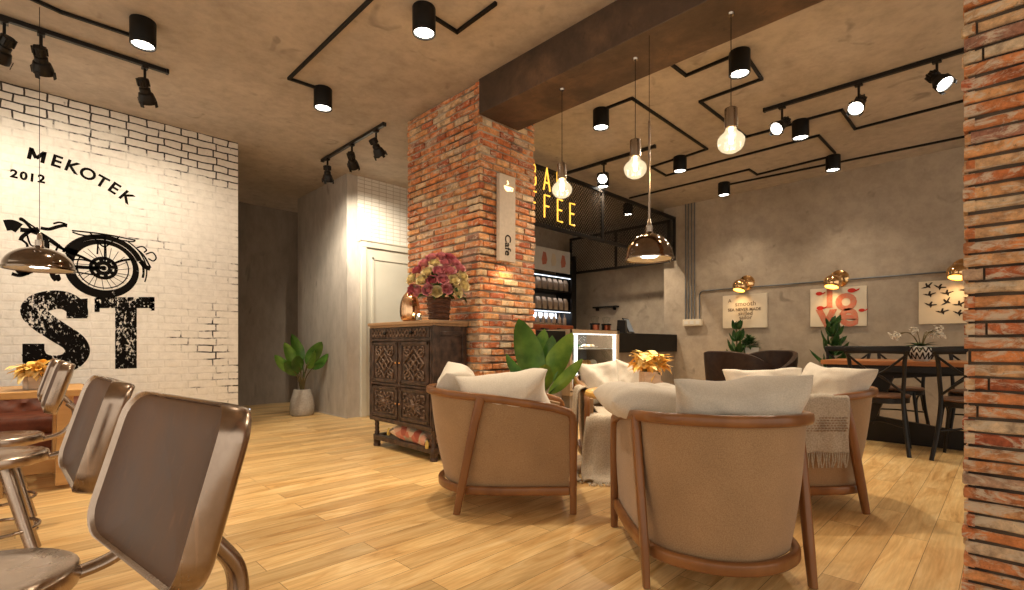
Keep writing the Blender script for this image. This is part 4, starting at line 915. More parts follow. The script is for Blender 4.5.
for j, z in enumerate((.575, .56, .545, .53, .515, .50)):
    for k in range(16):
        s = (k / 15 - .5) * .3 + (.008 if j % 2 else 0); p = c3p(.3885, z) + al * s; mb.box(p, (.010, .010, .006), rz=R45)
mb.build('woven_band', M['bag'], tw, smooth=0)
c4 = CH[4]; 
tw = thing('throw_blanket', 'oatmeal throw spilling from the arm of the far armchair down to the floor', 'throw blanket', (0, 0, 0))
mb = MB()
# side over the chair's arm (towards the left of the picture), falling to the floor
sd = Vector((*RD(-1, 0), 0)); fw = Vector((*RD(0, -1), 0)); b4 = chair_pt(*c4, 0, 0, 0)
def c4p(side, fr, z): return b4 + sd * side + fw * fr + Vector((0, 0, z))
throw_strip(mb, [c4p(.24, .2, .47), c4p(.30, .2, .56), c4p(.325, .2, .655), c4p(.362, .2, .672), c4p(.395, .2, .63), c4p(.405, .2, .45), c4p(.41, .2, .22), c4p(.42, .22, .05), c4p(.45, .30, .014), c4p(.40, .46, .012)], .26, fw, 1, .018)
throw_strip(mb, [c4p(.16, -.1, .475), c4p(.16, .15, .478), c4p(.165, .33, .47), c4p(.18, .405, .44), c4p(.19, .43, .30), c4p(.20, .455, .16), c4p(.22, .50, .04), c4p(.22, .58, .012)], .34, sd, 6, .02)
mb.build('cloth', M['throw'], tw, smooth=80, solid=.008)
mb = MB(); rn = random.Random(9)
for k in range(20):
    p0 = c4p(.06 + .30 * k / 19, .60, .016); mb.tube([p0, p0 + fw * .03 + sd * rn.uniform(-.01, .01), p0 + fw * .06 + sd * rn.uniform(-.02, .02) - Vector((0, 0, .006))], .004, 5)
mb.build('fringe', M['throw'], tw)

# round coffee table with the yellow leaf box
tx, ty = RD(.9, 3.26)
tb = thing('coffee_table', 'round honey wood table in the middle of the four armchairs', 'table', (tx, ty, 0))
MB().lathe([(.001, .66), (.40, .66), (.415, .668), (.42, .68), (.415, .695), (.405, .70), (.001, .70)], seg=48).build('table_top', M['wood_honey'], tb)
MB().lathe([(.045, .02), (.04, .06), (.03, .2), (.03, .5), (.05, .62), (.12, .66)], seg=20).build('pedestal', M['wood_frame'], tb)
MB().lathe([(.001, 0), (.24, 0), (.25, .012), (.24, .025), (.06, .045), (.04, .05), (.001, .05)], seg=36).build('base', M['wood_frame'], tb)
def leaf(mb, base, d, L, w, curl=.4, seed=0, seg=6, fold=.18, up=Vector((0, 0, 1)), face=None):
    d = Vector(d).normalized(); side = d.cross(up) if face is None else d.cross(-Vector(face))
    if side.length < .05: side = Vector((1, 0, 0))
    side.normalize(); nrm = side.cross(d)
    def fn(u, v):
        t = u; a = (v - .5) * 2; ww = w * (math.sin(PI * min(1, t ** .8 * .97 + .03)) ** .65) * (1 if t < .98 else .2)
        bend = -curl * t * t * L
        return Vector(base) + d * (L * t * (1 - .12 * curl * t)) + side * a * ww / 2 + nrm * bend * .8 + nrm * (abs(a) ** 1.5 * ww * fold) + nrm * .05 * ww * math.sin(9 * t + a * 3 + seed) * abs(a)
    mb.grid(fn, seg + 1, 5)
def yellow_plant(label, loc, rz, box, R, H, cat='plant', seed=1):
    root = thing('leaf_arrangement', label, cat, loc, rz)
    w, d, h = box
    mb = MB(); t = .008
    mb.bx((-w / 2, -d / 2, 0), (w / 2, d / 2, .012)); mb.bx((-w / 2, -d / 2, 0), (w / 2, -d / 2 + t, h)); mb.bx((-w / 2, d / 2 - t, 0), (w / 2, d / 2, h)); mb.bx((-w / 2, -d / 2, 0), (-w / 2 + t, d / 2, h)); mb.bx((w / 2 - t, -d / 2, 0), (w / 2, d / 2, h))
    mb.build('planter_box', M['crate'] if w > d * 1.05 or 1 else M['pot_white'], root, smooth=0, bevel=.002)
    MB().bx((-w / 2 + t, -d / 2 + t, .012), (w / 2 - t, d / 2 - t, h - .012)).build('soil', M['soil'], root, smooth=0)
    rn = random.Random(seed); mb = MB(); mb2 = MB(); mg = MB()
    for k in range(150):
        a = rn.uniform(0, 2 * PI); e = rn.uniform(-.2, 1.2); dr = Vector((math.cos(a) * math.cos(e) * 1.25, math.sin(a) * math.cos(e), math.sin(e))); L = R * rn.uniform(.42, .75)
        st = Vector((rn.uniform(-w, w) * .62, rn.uniform(-d, d) * .62, h + H * rn.uniform(.05, .5)))
        leaf(mb if rn.random() < .55 else mb2, st, dr, L, L * rn.uniform(.42, .6), rn.uniform(.5, 1.1), k, 5)
    for k in range(12):
        a = rn.uniform(0, 2 * PI); dr = Vector((math.cos(a), math.sin(a), .1)); leaf(mg, Vector((rn.uniform(-w, w) * .4, rn.uniform(-d, d) * .4, h)), dr, R * .4, R * .14, .5, k, 4)
    mb.build('yellow_leaves', M['petal_yellow'], root, smooth=60); mb2.build('pale_leaves', M['petal_pale'], root, smooth=60); mg.build('green_leaves', M['leaf_dark'], root, smooth=60)
    mb = MB()
    for k in range(8):
        a = 2 * PI * k / 8; mb.tube([(0.2 * w * math.cos(a), .2 * d * math.sin(a), h - .01), (.3 * w * math.cos(a), .3 * d * math.sin(a), h + H * .4)], .003, 5)
    mb.build('stems', M['stem'], root)
    return root
p = RD(.915, 3.30); yellow_plant('bright yellow leaves in a pale wooden box on the round coffee table', (p[0], p[1], .70), R45, (.13, .11, .125), .155, .19, seed=4)

# ------------------------------------------------------------------ carved cabinet with things on it
cb = thing('carved_cabinet', 'dark carved wooden cabinet on turned legs against the brick column', 'cabinet', (2.695, 3.975, 0), math.radians(0))
fx = -.19; hw = .52
MB().bx((fx + .01, -hw + .01, .27), (.19, hw - .01, 1.17)).build('body', M['carved'], cb, smooth=0, bevel=.004)
mb = MB(); mb.bx((fx - .025, -hw - .02, 1.185), (.195, hw + .02, 1.215)); mb.bx((fx - .008, -hw - .005, 1.165), (.192, hw + .005, 1.187)); mb.build('top_board', M['cab_top'], cb, smooth=0, bevel=.006)
mb = MB()
for y in (-hw + .01, hw - .01): 
    for k in range(2): mb.bx((fx - .004, y - .03 + k * .034, .27), (fx + .02, y - .004 + k * .034, 1.17))
for z in (.28, .615, 1.035): mb.bx((fx - .008, -hw + .03, z), (fx + .01, hw - .03, z + .022))
mb.bx((fx - .012, -hw, .262), (.19, hw, .30)); mb.bx((fx - .004, -.02, .29), (fx + .01, .02, 1.04)); mb.build('face_frame', M['carved'], cb, smooth=0, bevel=.004)
def drawer():
    dr = MB().bx((fx - .002, -hw + .05, 1.065), (fx + .02, hw - .05, 1.155)).build('drawer', M['carved'], cb, smooth=0, bevel=.003)
    mb = MB()
    for k in range(17):
        y = -hw + .09 + k * .054
        for s in (-1, 1): mb.beam((fx - .005, y, 1.11), (fx - .005, y + .027, 1.11 + s * .034), .008, .010, up=(1, 0, 0)); mb.beam((fx - .005, y + .027, 1.11 + s * .034), (fx - .005, y + .054, 1.11), .008, .010, up=(1, 0, 0))
    mb.build('drawer_carving', M['carved_light'], dr, smooth=0)
    for y in (-.22, .22): MB().ball((fx - .022, y, 1.11), .018, seg=12).build('knob', M['black'], dr)
drawer()
def door(y0, y1, z0, z1, tall):
    dd = MB().bx((fx - .002, y0, z0), (fx + .015, y1, z1)).build('door', M['carved'], cb, smooth=0, bevel=.003)
    mb = MB(); b = .032; cy, cz = (y0 + y1) / 2, (z0 + z1) / 2; X = fx - .006
    for a, c_ in (((y0, z0), (y1, z0 + b)), ((y0, z1 - b), (y1, z1)), ((y0, z0), (y0 + b, z1)), ((y1 - b, z0), (y1, z1))): mb.bx((X - .006, a[0], a[1]), (X + .01, c_[0], c_[1]))
    mb.build('door_frame', M['carved'], dd, smooth=0, bevel=.005)
    mb = MB(); w, h = (y1 - y0) / 2 - b - .025, (z1 - z0) / 2 - b - .02
    T = lambda P, r=.009: mb.tube([(X - .001, cy + p[0] * w, cz + p[1] * h) for p in P], r, 6, up=(1, 0, 0))
    if tall:
        T([(0, .95), (.9, 0), (0, -.95), (-.9, 0), (0, .95)]); T([(0, .55), (.5, 0), (0, -.55), (-.5, 0), (0, .55)]); T([(-.9, .9), (.9, -.9)], .008); T([(.9, .9), (-.9, -.9)], .008)
        for sx in (-1, 1):
            for sy in (-1, 1): T([(sx * (.62 + .28 * math.cos(t)), sy * (.66 + .22 * math.sin(t))) for t in [2 * PI * i / 10 for i in range(11)]], .008); mb.ball((X, cy + sx * .62 * w, cz + sy * .66 * h), .012, seg=8)
        for i in range(5): mb.ball((X, cy + (-.8 + .4 * i) * w, cz - h * 1.0), .014, seg=8); mb.ball((X, cy + (-.8 + .4 * i) * w, cz + h * 1.0), .014, seg=8)
        mb.ball((X - .004, cy, cz), .02, seg=10)
    else:
        for k in range(8):
            a = 2 * PI * k / 8; T([(.2 * math.cos(a), .2 * math.sin(a)), (.55 * math.cos(a + .25), .55 * math.sin(a + .25)), (.85 * math.cos(a), .85 * math.sin(a)), (.55 * math.cos(a - .25), .55 * math.sin(a - .25)), (.2 * math.cos(a), .2 * math.sin(a))], .008)
            mb.ball((X, cy + .95 * w * math.cos(a + .39), cz + .95 * h * math.sin(a + .39)), .013, seg=8)
        for sx in (-1, 1):
            for sy in (-1, 1): T([(sx * .6, sy * .95), (sx * .95, sy * .95), (sx * .95, sy * .6)], .009)
        mb.ball((X - .004, cy, cz), .024, seg=10)
    mb.build('door_carving', M['carved_light'], dd, smooth=60)
    kn = 1 if y0 < 0 else -1
    MB().ball((fx - .02, (y1 if y0 < 0 else y0) - kn * .012, cz), .011, seg=8).build('knob', M['copper'], dd)
for y0, y1 in ((-.475, -.02), (.02, .475)):
    door(y0, y1, .645, 1.03, True); door(y0, y1, .31, .61, False)
for sy in (-1, 1):
    for x in (fx + .045, .145):
        prof = [(.03, .12), (.034, .125)]
        mb = MB(); mb.lathe([(.034, 0), (.036, .02), (.03, .03), (.034, .035), (.034, .1), (.022, .125), (.026, .14), (.018, .155), (.024, .175), (.018, .195), (.024, .215), (.018, .235), (.030, .255), (.034, .272)], (x, sy * (hw - .045), 0), 14); mb.build('leg', M['carved'], cb, smooth=60)
mb = MB(); mb.bx((fx + .01, -hw + .04, .065), (fx + .07, hw - .04, .115)); mb.bx((.11, -hw + .04, .065), (.17, hw - .04, .115)); mb.bx((fx + .02, -hw + .01, .06), (.17, -hw + .08, .118)); mb.bx((fx + .02, hw - .08, .06), (.17, hw - .01, .118)); mb.bx((fx + .05, -hw + .06, .08), (.13, hw - .06, .10)); mb.build('lower_shelf', M['carved'], cb, smooth=0, bevel=.008)
mb = MB(); mb.bx((-.12, -hw - .002, .36), (.14, -hw + .012, .40)); mb.bx((-.12, -hw - .002, 1.08), (.14, -hw + .012, 1.12)); mb.bx((-.16, -hw - .004, .29), (-.11, -hw + .012, 1.16)); mb.bx((.13, -hw - .004, .29), (.18, -hw + .012, 1.16)); mb.build('side_frame', M['carved'], cb, smooth=0, bevel=.004)
# patterned cushion on the lower shelf
o = pillow('patterned red and cream cushion lying under the carved cabinet', (2.66, 3.84, .178), .66, .36, .15, (0, -.06, PI / 2), 12, 'fabric_print', group=None); o.name = 'floor_cushion'
mb = MB(); [mb.lathe([(.006, .02), (.014, .0), (.018, -.035), (.012, -.05)], (sx * .31, sy * .16, 0), 8) for sx in (-1, 1) for sy in (-1, 1)]; mb.build('tassel', M['tassel'], o)
Z = 1.2155
# copper vase
p = (2.57, 3.90, Z)
vp = spline([Vector((r, 0, z)) for r, z in ((.05, 0), (.075, .015), (.088, .06), (.09, .12), (.082, .18), (.062, .235), (.034, .27), (.020, .285), (.018, .305), (.026, .315))], 3)
def gourd(u, w):
    i = min(round(w * (len(vp) - 1)), len(vp) - 1); q = vp[i]; a = 2 * PI * u; r = q.x * (1 - .05 * abs(math.sin(a * 5)) ** .5 * min(1, (q.x - .015) / .04)); return Vector((r * math.cos(a), r * math.sin(a), q.z))
mb = MB(); mb.grid(gourd, 80, len(vp), True); mb.lathe([(.001, .001), (.05, .001)], seg=20, cap=False); v = mb.build('copper_vase', M['copper'], smooth=50)
v.location = p; tag(v, 'shiny copper vase standing on the carved cabinet', 'vase')
v = thing('candle', 'tiny lit candle in a glass between the copper vase and the roses', 'candle', (2.58, 3.77, Z))
MB().lathe([(.001, 0), (.026, 0), (.032, .01), (.034, .06), (.031, .06), (.029, .012), (.001, .01)], seg=18).build('glass_cup', M['glass'], v)
MB().lathe([(.001, .012), (.026, .012), (.026, .04), (.001, .043)], seg=16).build('wax', M['cream'], v); MB().ball((0, 0, .055), .007, sz=1.8, seg=8).build('flame', M['filament'], v)
ro = thing('rose_bouquet', 'pink and cream roses in a brown wicker pot on the carved cabinet', 'flowers', (2.63, 3.535, Z))
mb = MB(); mb.lathe([(.001, 0), (.085, 0), (.088, .01), (.095, .10), (.104, .19), (.108, .2), (.098, .2), (.09, .17)], seg=26)
for z in (.02, .06, .10, .14, .18): mb.lathe([(.09 + z * .07, z - .008), (.098 + z * .07, z), (.09 + z * .07, z + .008)], seg=26, cap=False)
mb.build('wicker_pot', M['basket'], ro); MB().lathe([(.001, .165), (.09, .165)], seg=20, cap=False).build('soil', M['soil'], ro)
mb = MB(); rn = random.Random(8)
for k in range(90):
    a = rn.uniform(0, 2 * PI); e = rn.uniform(-.15, 1.2); dr = Vector((math.cos(a) * math.cos(e), math.sin(a) * math.cos(e), math.sin(e))); leaf(mb, Vector((0, 0, .22)) + Vector((dr.x * 1.25, dr.y * 1.25, dr.z)) * rn.uniform(.04, .17), dr + Vector((0, 0, rn.uniform(-.4, .3))), .085, .042, .5, k, 4)
mb.build('foliage', M['leaf_dark'], ro, smooth=60)
def rose_mesh():
    mb = MB(); rn = random.Random(2)
    for lay, (n, r, tilt) in enumerate(((3, .008, .0), (4, .016, .1), (5, .025, .25), (6, .033, .5), (6, .040, .85))):
        for k in range(n):
            a0 = 2 * PI * (k + .5 * lay) / n; wd = 2 * PI / n * .72
            def fn(u, v):
                a = a0 + (v - .5) * 2 * wd; rr = r * (.35 + .65 * math.sin(u * PI * .62)) * (1 + .12 * abs(v - .5)); curl = max(0, u - .75) * r * 1.6 * tilt
                return Vector(((rr + curl) * math.cos(a), (rr + curl) * math.sin(a), -.02 + .052 * u * (1.05 - .28 * tilt) - .020 * (abs(v - .5) * 2) ** 2 * u - curl * .3))
            mb.grid(fn, 6, 6)
    mb.lathe([(.006, -.035), (.018, -.022), (.022, -.012)], seg=8); return mb
rm = {}
P_, K_, W_r = 'rose_pink', 'rose_red', 'rose_cream'
roses = [(-.205, -.02, K_), (-.15, -.03, P_), (-.07, -.025, P_), (.0, -.04, W_r), (.075, -.02, P_), (.15, -.04, W_r), (.20, .02, W_r), (-.20, .075, W_r), (-.115, .06, W_r), (-.035, .05, K_), (.045, .055, P_), (.125, .055, W_r), (.19, .10, W_r), (-.155, .145, K_), (-.07, .125, W_r),
         (.015, .13, P_), (.095, .135, P_), (.165, .165, P_), (-.10, .205, P_), (-.02, .20, W_r), (.055, .205, P_), (.125, .215, P_), (-.045, .255, P_), (.03, .265, P_), (.09, .255, K_)]
rn = random.Random(4)
for k, (s, z, m) in enumerate(roses):
    # s runs sideways as seen from the room (across the shelf, local -y), roses sit on a dome in front of and above the pot
    rad = .26; zz = z + .05; out = math.sqrt(max(.004, rad ** 2 - s * s - (zz - .10) ** 2)); sd, ot = s * 1.12, out * .62 + .02; pos = Vector((sd * S2 - ot * S2 + .01, -sd * S2 - ot * S2, .275 + z * 1.02)); n = Vector((pos.x, pos.y, .02 + zz)).normalized()
    if m not in rm: o = rose_mesh().build('rose', M[m], ro, smooth=70); rm[m] = o
    else: o = rm[m].copy(); C.objects.link(o)
    o.location = pos; o.rotation_euler = n.to_track_quat('Z', 'Y').to_euler(); o.scale = (rn.uniform(.98, 1.12),) * 3
for k in range(9):                                            # the far side of the bunch
    a = rn.uniform(-.9, .9); m = rn.choice(['rose_pink', 'rose_cream', 'rose_red']); o = rm[m].copy(); C.objects.link(o); zz = rn.uniform(0, .2)
    pos = Vector((.10 * math.cos(a), .17 * math.sin(a), .27 + zz)); o.location = pos; o.rotation_euler = Vector((pos.x, pos.y, .1 + zz)).to_track_quat('Z', 'Y').to_euler()

# ------------------------------------------------------------------ leafy plants
def broad_plant(label, loc, pot, leaves, stem_m, seed, m='leaf', m2='leaf_bright', name='potted_plant'):
    root = thing(name, label, 'plant', loc)
    r, h = pot
    MB().lathe([(.001, 0), (r * .86, 0), (r * .97, .02), (r, h * .3), (r * .93, h * .6), (r * .70, h * .97), (r * .66, h), (r * .58, h), (r * .6, h * .93)], seg=30).build('pot', M['pot_grey'], root, smooth=50)
    MB().lathe([(.001, h * .93), (r * .6, h * .93)], seg=20, cap=False).build('soil', M['soil'], root)
    ms = MB(); ml = MB(); ml2 = MB(); 
    for k, (az, reach, z0, el, L, w) in enumerate(leaves):
        d = Vector((math.cos(az), math.sin(az), 0)); b = Vector((0, 0, h * .93)) + d * .015; e = d * reach + Vector((0, 0, z0)); mid = (b + e) / 2 + d * (-.15 * reach) + Vector((0, 0, .03))
        ms.tube(spline([b, mid, e], 5), .0085, 6, scale=[1.2 - .5 * i / 10 for i in range(11)])
        ld = d * math.cos(el) + Vector((0, 0, math.sin(el)))
        rq = random.Random(seed * 50 + k); leaf(ml if k % 3 else ml2, e, ld, L, w, .25 if el > .5 else .5, k, 12, .12, face=(-1 + rq.uniform(-.7, .7), -1 + rq.uniform(-.7, .7), .5))
        ms.tube([e, e + ld * L * .25], .006, 5)
    ms.build('stems', M['stem'] if stem_m else M['leaf'], root); ml.build('leaves', M[m], root, smooth=60); ml2.build('bright_leaves', M[m2], root, smooth=60)
    return root
R_, D_ = math.atan2(-1, 1), math.atan2(1, 1)           # azimuth of picture-right and of away
AW = math.atan2(1, 1); TO = AW + PI
broad_plant('tall green plant in a grey stone pot by the hall corner', (2.90, 7.14, 0), (.165, .37), [(R_ + PI, .07, .66, 1.15, .42, .17), (R_ + PI - .3, .03, .74, 1.35, .44, .18), (R_, .07, .72, 1.0, .42, .19), (R_ - .5, .10, .68, .75, .36, .17), (TO, .06, .62, .9, .34, .18), (TO + .5, .10, .56, .6, .34, .16), (R_ + PI + .4, .13, .62, .75, .34, .15), (R_ + .3, .13, .66, .65, .32, .15), (TO - .5, .08, .58, .75, .32, .17)], 1, 1, 'leaf', 'leaf_bright')
broad_plant('big green banana-leaf plant between the brick column and the bar counter', (3.40, 3.02, 0), (.17, .42), [(R_ + PI, .04, .66, 1.30, .62, .26), (R_ + .1, .05, .66, 1.12, .52, .21), (R_ - .2, .07, .56, .75, .46, .12), (R_ + PI + .3, .08, .58, .80, .46, .13), (TO, .05, .56, 1.15, .34, .21), (AW, .04, .70, 1.3, .46, .22), (R_ + .6, .03, .62, 1.30, .48, .20), (TO - .6, .09, .50, .55, .32, .15)], 0, 2, 'leaf_bright', 'leaf')
def tiered_plant(label, loc, H, seed, tiers, spread, pot=(.14, .30)):
    root = thing('potted_plant', label, 'plant', loc); r, h = pot; rn = random.Random(seed)
    MB().lathe([(.001, 0), (r * .7, 0), (r * .75, .02), (r, h - .03), (r, h), (r * .9, h), (r * .88, h - .04)], seg=24).build('pot', M['black_matte'], root); MB().lathe([(.001, h - .04), (r * .89, h - .04)], seg=16, cap=False).build('soil', M['soil'], root)
    MB().tube([(0, 0, h - .05), (.01, 0, (h + H) / 2), (0, .01, H - .05)], .012, 8).build('stem', M['stem'], root)
    mb = MB()
    for t in range(tiers):
        f = t / (tiers - 1); z = h + .08 + (H - h - .14) * f; n = 6; sp = spread * (1 - .6 * f)
        for k in range(n):
            a = 2 * PI * (k + .5 * (t % 2)) / n + rn.uniform(-.2, .2); e = -.05 + .75 * f + rn.uniform(-.25, .2)
            leaf(mb, (0, 0, z), (math.cos(a) * math.cos(e), math.sin(a) * math.cos(e), math.sin(e)), sp * rn.uniform(.8, 1.1), .085, .75, k, 7, face=(-.55 + rn.uniform(-.3, .3), -.55 + rn.uniform(-.3, .3), 1.0))
    mb.build('leaves', M['leaf_dark'], root, smooth=60); return root
p = on_x(737, 330, 7.50); tiered_plant('dark tiered plant behind the tub chairs under the quote picture', (7.50, p.y, 0), 1.30, 1, 6, .36)
p = on_x(833, 330, 7.58); tiered_plant('dark tiered plant under the love picture at the end of the dining table', (7.58, p.y, 0), 1.31, 2, 8, .38)
# ------------------------------------------------------------------ leather tub chairs and their table
def tub_chair(label, x, y, rz):
    root = thing('tub_chair', label, 'armchair', (x, y, 0), rz, 'dark leather tub chairs')
    P = [(.34, -.30, .62), (.2, -.36, .68), (0, -.385, .78), (-.2, -.34, .88), (-.34, -.2, .925), (-.385, 0, .93)]; top = spline(mirror(P), 6)
    def fn(u, v):
        i = min(int(u * (len(top) - 1)), len(top) - 1); t = top[i]; lo = .53 - .02 * (t.z > .8)
        th = .032; k = [(1, lo, 1), (1, lo + (t.z - lo) * .35, 1), (1, lo + (t.z - lo) * .75, 1), (.9, t.z - .012, 1), (0, t.z, 1), (-.9, t.z - .012, 1), (-1, lo + (t.z - lo) * .7, 1), (-1, lo + .05, 1), (-.8, lo, 1)][round(v * 8)]
        L = math.hypot(t.x, t.y); s = 1 + k[0] * th / L; lean = .92 + .08 * (k[1] - lo) / (t.z - lo + .01)
        return Vector((t.x * s * lean, t.y * s * lean, k[1]))
    mb = MB(); mb.grid(fn, len(top), 9); n = len(top)
    mb.add([fn(0, j / 8) for j in range(9)], [tuple(range(9))]); mb.add([fn(1, j / 8) for j in range(9)], [tuple(range(9))])
    mb.add([fn(i / (n - 1), 0) for i in range(n)] + [fn(i / (n - 1), 1) for i in range(n)], [(i, i + 1, n + i + 1, n + i) for i in range(n - 1)])
    mb.build('backrest', M['leather'], root, smooth=60)
    mb = MB(); mb.lathe([(.001, .37), (.30, .37), (.325, .385), (.33, .43), (.31, .465), (.22, .48), (.001, .485)], seg=30); mb.build('seat', M['leather'], root, smooth=60)
    MB().lathe([(.26, .33), (.30, .335), (.30, .372), (.26, .372), (.26, .33)], seg=30, cap=False).build('seat_frame', M['wood_frame'], root)
    for sx, sy in ((.22, .22), (.22, -.22), (-.24, .2), (-.24, -.2)):
        MB().sweep([(sx * 1.25, sy * 1.25, 0), (sx, sy, .36), (sx * 1.18, sy * 1.25, .56)], rrect(.04, .04), scale=[.7, 1, .8]).build('leg', M['wood_frame'], root)
    return root
tub_chair('dark leather tub chair with its back turned, nearer the bar', 6.25, 2.31, math.radians(-20))
tub_chair('dark leather tub chair next to the wall, partly behind the other tub chair', 7.0, 2.32, math.radians(160))
st = thing('plant_stand', 'slim plant stand by the wall under the bushy herb', 'plant stand', (7.62, 2.70, 0))
MB().lathe([(.001, .70), (.15, .70), (.155, .71), (.15, .725), (.001, .725)], seg=32).build('stand_top', M['wood_seat'], st)
for k in range(3):
    a = 2 * PI * k / 3; MB().tube([(.16 * math.cos(a), .16 * math.sin(a), 0), (.10 * math.cos(a), .10 * math.sin(a), .70)], .011, 8).build('leg', M['black'], st)
pp = thing('potted_herb', 'small bushy herb in a square white pot behind the tub chairs', 'plant', (7.62, 2.70, .725), R45)
mb = MB(); w = .10; mb.box((0, 0, .12), (2 * w, 2 * w, .24), taper=.85); mb.build('pot', M['pot_white'], pp, smooth=0, bevel=.006)
mb = MB(); rn = random.Random(6)
for k in range(150):
    a = rn.uniform(0, 2 * PI); e = rn.uniform(-.1, 1.5); d = Vector((math.cos(a) * math.cos(e), math.sin(a) * math.cos(e), math.sin(e))); leaf(mb, Vector((0, 0, .25)) + d * rn.uniform(.02, .11), d, .10, .03, .4, k, 4)
mb.build('leaves', M['leaf_dark'], pp, smooth=60); MB().box((0, 0, .242), (.15, .15, .01)).build('soil', M['soil'], pp, smooth=0)

# ------------------------------------------------------------------ dining set
def cross_chair(label, x, y, rz, group='black cross-back dining chairs'):
    root = thing('dining_chair', label, 'chair', (x, y, 0), rz, group)          # local +x is forward, origin under the seat
    W_ = .235
    MB().lathe([(.001, .50), (.20, .50), (.225, .508), (.23, .52), (.222, .532), (.18, .535), (.001, .528)], seg=30).build('seat', M['wood_seat'], root)
    MB().lathe([(.205, .455), (.222, .46), (.222, .502), (.205, .502), (.205, .455)], seg=28, cap=False).build('seat_ring', M['black_wood'], root)
    for s in (-1, 1):
        MB().tube(spline([(-.30, s * .25, 0), (-.235, s * .215, .25), (-.20, s * .195, .50), (-.213, s * .203, .70), (-.245, s * .212, .87), (-.268, s * .232, .95)], 6), .017, 10).build('leg', M['black_wood'], root)
        MB().tube(spline([(.21, s * .20, 0), (.175, s * .18, .22), (.15, s * .15, .49)], 6), .016, 10, scale=[.8 + .02 * i for i in range(13)]).build('leg', M['black_wood'], root)
        MB().tube(spline([(-.19, s * .20, .27), (-.12, s * .19, .40), (.0, s * .185, .455), (.10, s * .17, .40), (.165, s * .18, .26)], 5), .009, 8).build('side_hoop', M['black_wood'], root)
        MB().tube(spline([(-.205, s * -.20, .56), (-.25, s * -.05, .70), (-.245, s * .06, .76), (-.262, s * .215, .90)], 5), .011, 8).build('cross_brace', M['black_wood'], root)
    mb = MB(); mb.sweep(spline([(-.262, -.248, .95), (-.288, -.12, .955), (-.298, 0, .957), (-.288, .12, .955), (-.262, .248, .95)], 6), rrect(.022, .068)); mb.build('top_rail', M['black_wood'], root, smooth=50)
    MB().tube(spline([(-.20, -.2, .25), (-.06, -.04, .27), (-.06, .04, .27), (-.20, .2, .25)], 5), .009, 8).build('stretcher', M['black_wood'], root)
    return root
c0 = cross_chair('black cross-back chair at the dining table, beside the armchair with the throw', 5.91, .875, 0)
dup(c0, (5.91, .225, 0), 0, 'black cross-back chair at the dining table, beside the right brick column')
dup(c0, (6.98, .875, 0), PI, 'black cross-back chair by the wall, behind the white flowers')
dup(c0, (6.98, .235, 0), PI, 'black cross-back chair by the wall, half hidden by the right brick column')
dup(c0, (6.98, 1.40, 0), PI, 'black cross-back chair by the wall, beside the dark tiered plant')
dt = thing('dining_table', 'long dining table with an orange wood top and a dark slab base by the wall', 'table', (6.36, .45, 0))
MB().bx((-.38, -1.35, .80), (.38, .95, .845)).build('table_top', M['wood_orange'], dt, smooth=0, bevel=.005)
MB().bx((-.33, -1.3, .735), (.33, .90, .80)).build('apron', M['black_wood'], dt, smooth=0)
MB().poly([(-.02, .86, 0), (-.02, .86, .30), (-.02, -1.25, .05), (-.02, -1.25, 0)], (1, 0, 0), .05).build('base_board', M['black_wood'], dt, smooth=0)
MB().poly([(-.03, .86, .0), (-.03, .55, .18), (-.03, .36, .74), (-.03, .88, .74)], (1, 0, 0), .07).build('slanted_leg', M['black_wood'], dt, smooth=0)
MB().poly([(-.03, -1.2, .0), (-.03, -.9, .0), (-.03, -.75, .74), (-.03, -1.2, .74)], (1, 0, 0), .07).build('slanted_leg', M['black_wood'], dt, smooth=0)
MB().poly([(-.03, .38, .73), (-.03, -.35, .73), (-.03, .38, .66)], (1, 0, 0), .06).build('brace', M['black_wood'], dt, smooth=0)
p = on_x(921, 360, 6.2); fv = thing('flower_vase', 'white orchids in a black and white zigzag bowl on the dining table', 'flowers', (6.2, p.y, .845))
MB().lathe([(.001, 0), (.055, 0), (.075, .02), (.105, .09), (.10, .13), (.08, .145), (.072, .14), (.09, .10), (.06, .03)], seg=28).build('bowl', M['pot_white'], fv)
mb = MB()
for k in range(14):
    a0, a1 = 2 * PI * k / 14, 2 * PI * (k + .5) / 14
    for z0, z1, r0, r1 in ((.02, .085, .077, .106), (.085, .135, .106, .10)):
        mb.tube([(r0 * math.cos(a0), r0 * math.sin(a0), z0), (r1 * math.cos(a1), r1 * math.sin(a1), z1)], .0055, 5); mb.tube([(r1 * math.cos(a1), r1 * math.sin(a1), z1), (r0 * math.cos(a0 + 2 * PI / 14), r0 * math.sin(a0 + 2 * PI / 14), z0)], .0055, 5)
mb.build('zigzag_band', M['ink'], fv)
mb = MB(); mp = MB(); rn = random.Random(12); ms = MB()
for k in range(26):
    a = rn.uniform(0, 2 * PI); leaf(mb, (0, 0, .13), (math.cos(a), math.sin(a), rn.uniform(.2, 1.0)), .14, .04, .5, k, 5)
for k in range(11):
    a = R_ + rn.choice([0, PI]) + rn.uniform(-.6, .6); L = rn.uniform(.08, .27); e = Vector((math.cos(a) * L, math.sin(a) * L, .36 - L * .45 + rn.uniform(-.03, .03))); ms.tube(spline([(0, 0, .12), (e.x * .4, e.y * .4, .27), e], 5), .003, 5)
    for q in range(4):
        pos = e + Vector((rn.uniform(-.035, .035), rn.uniform(-.035, .035), rn.uniform(-.045, .02)))
        for w in range(5):
            t = 2 * PI * w / 5; leaf(mp, pos, (math.cos(t), math.sin(t) * .6, math.sin(t) * .8 + .1), .032, .024, .4, w, 3)
mb.build('leaves', M['leaf_dark'], fv, smooth=60); ms.build('stems', M['stem'], fv); mp.build('petals', M['cream'], fv, smooth=60)

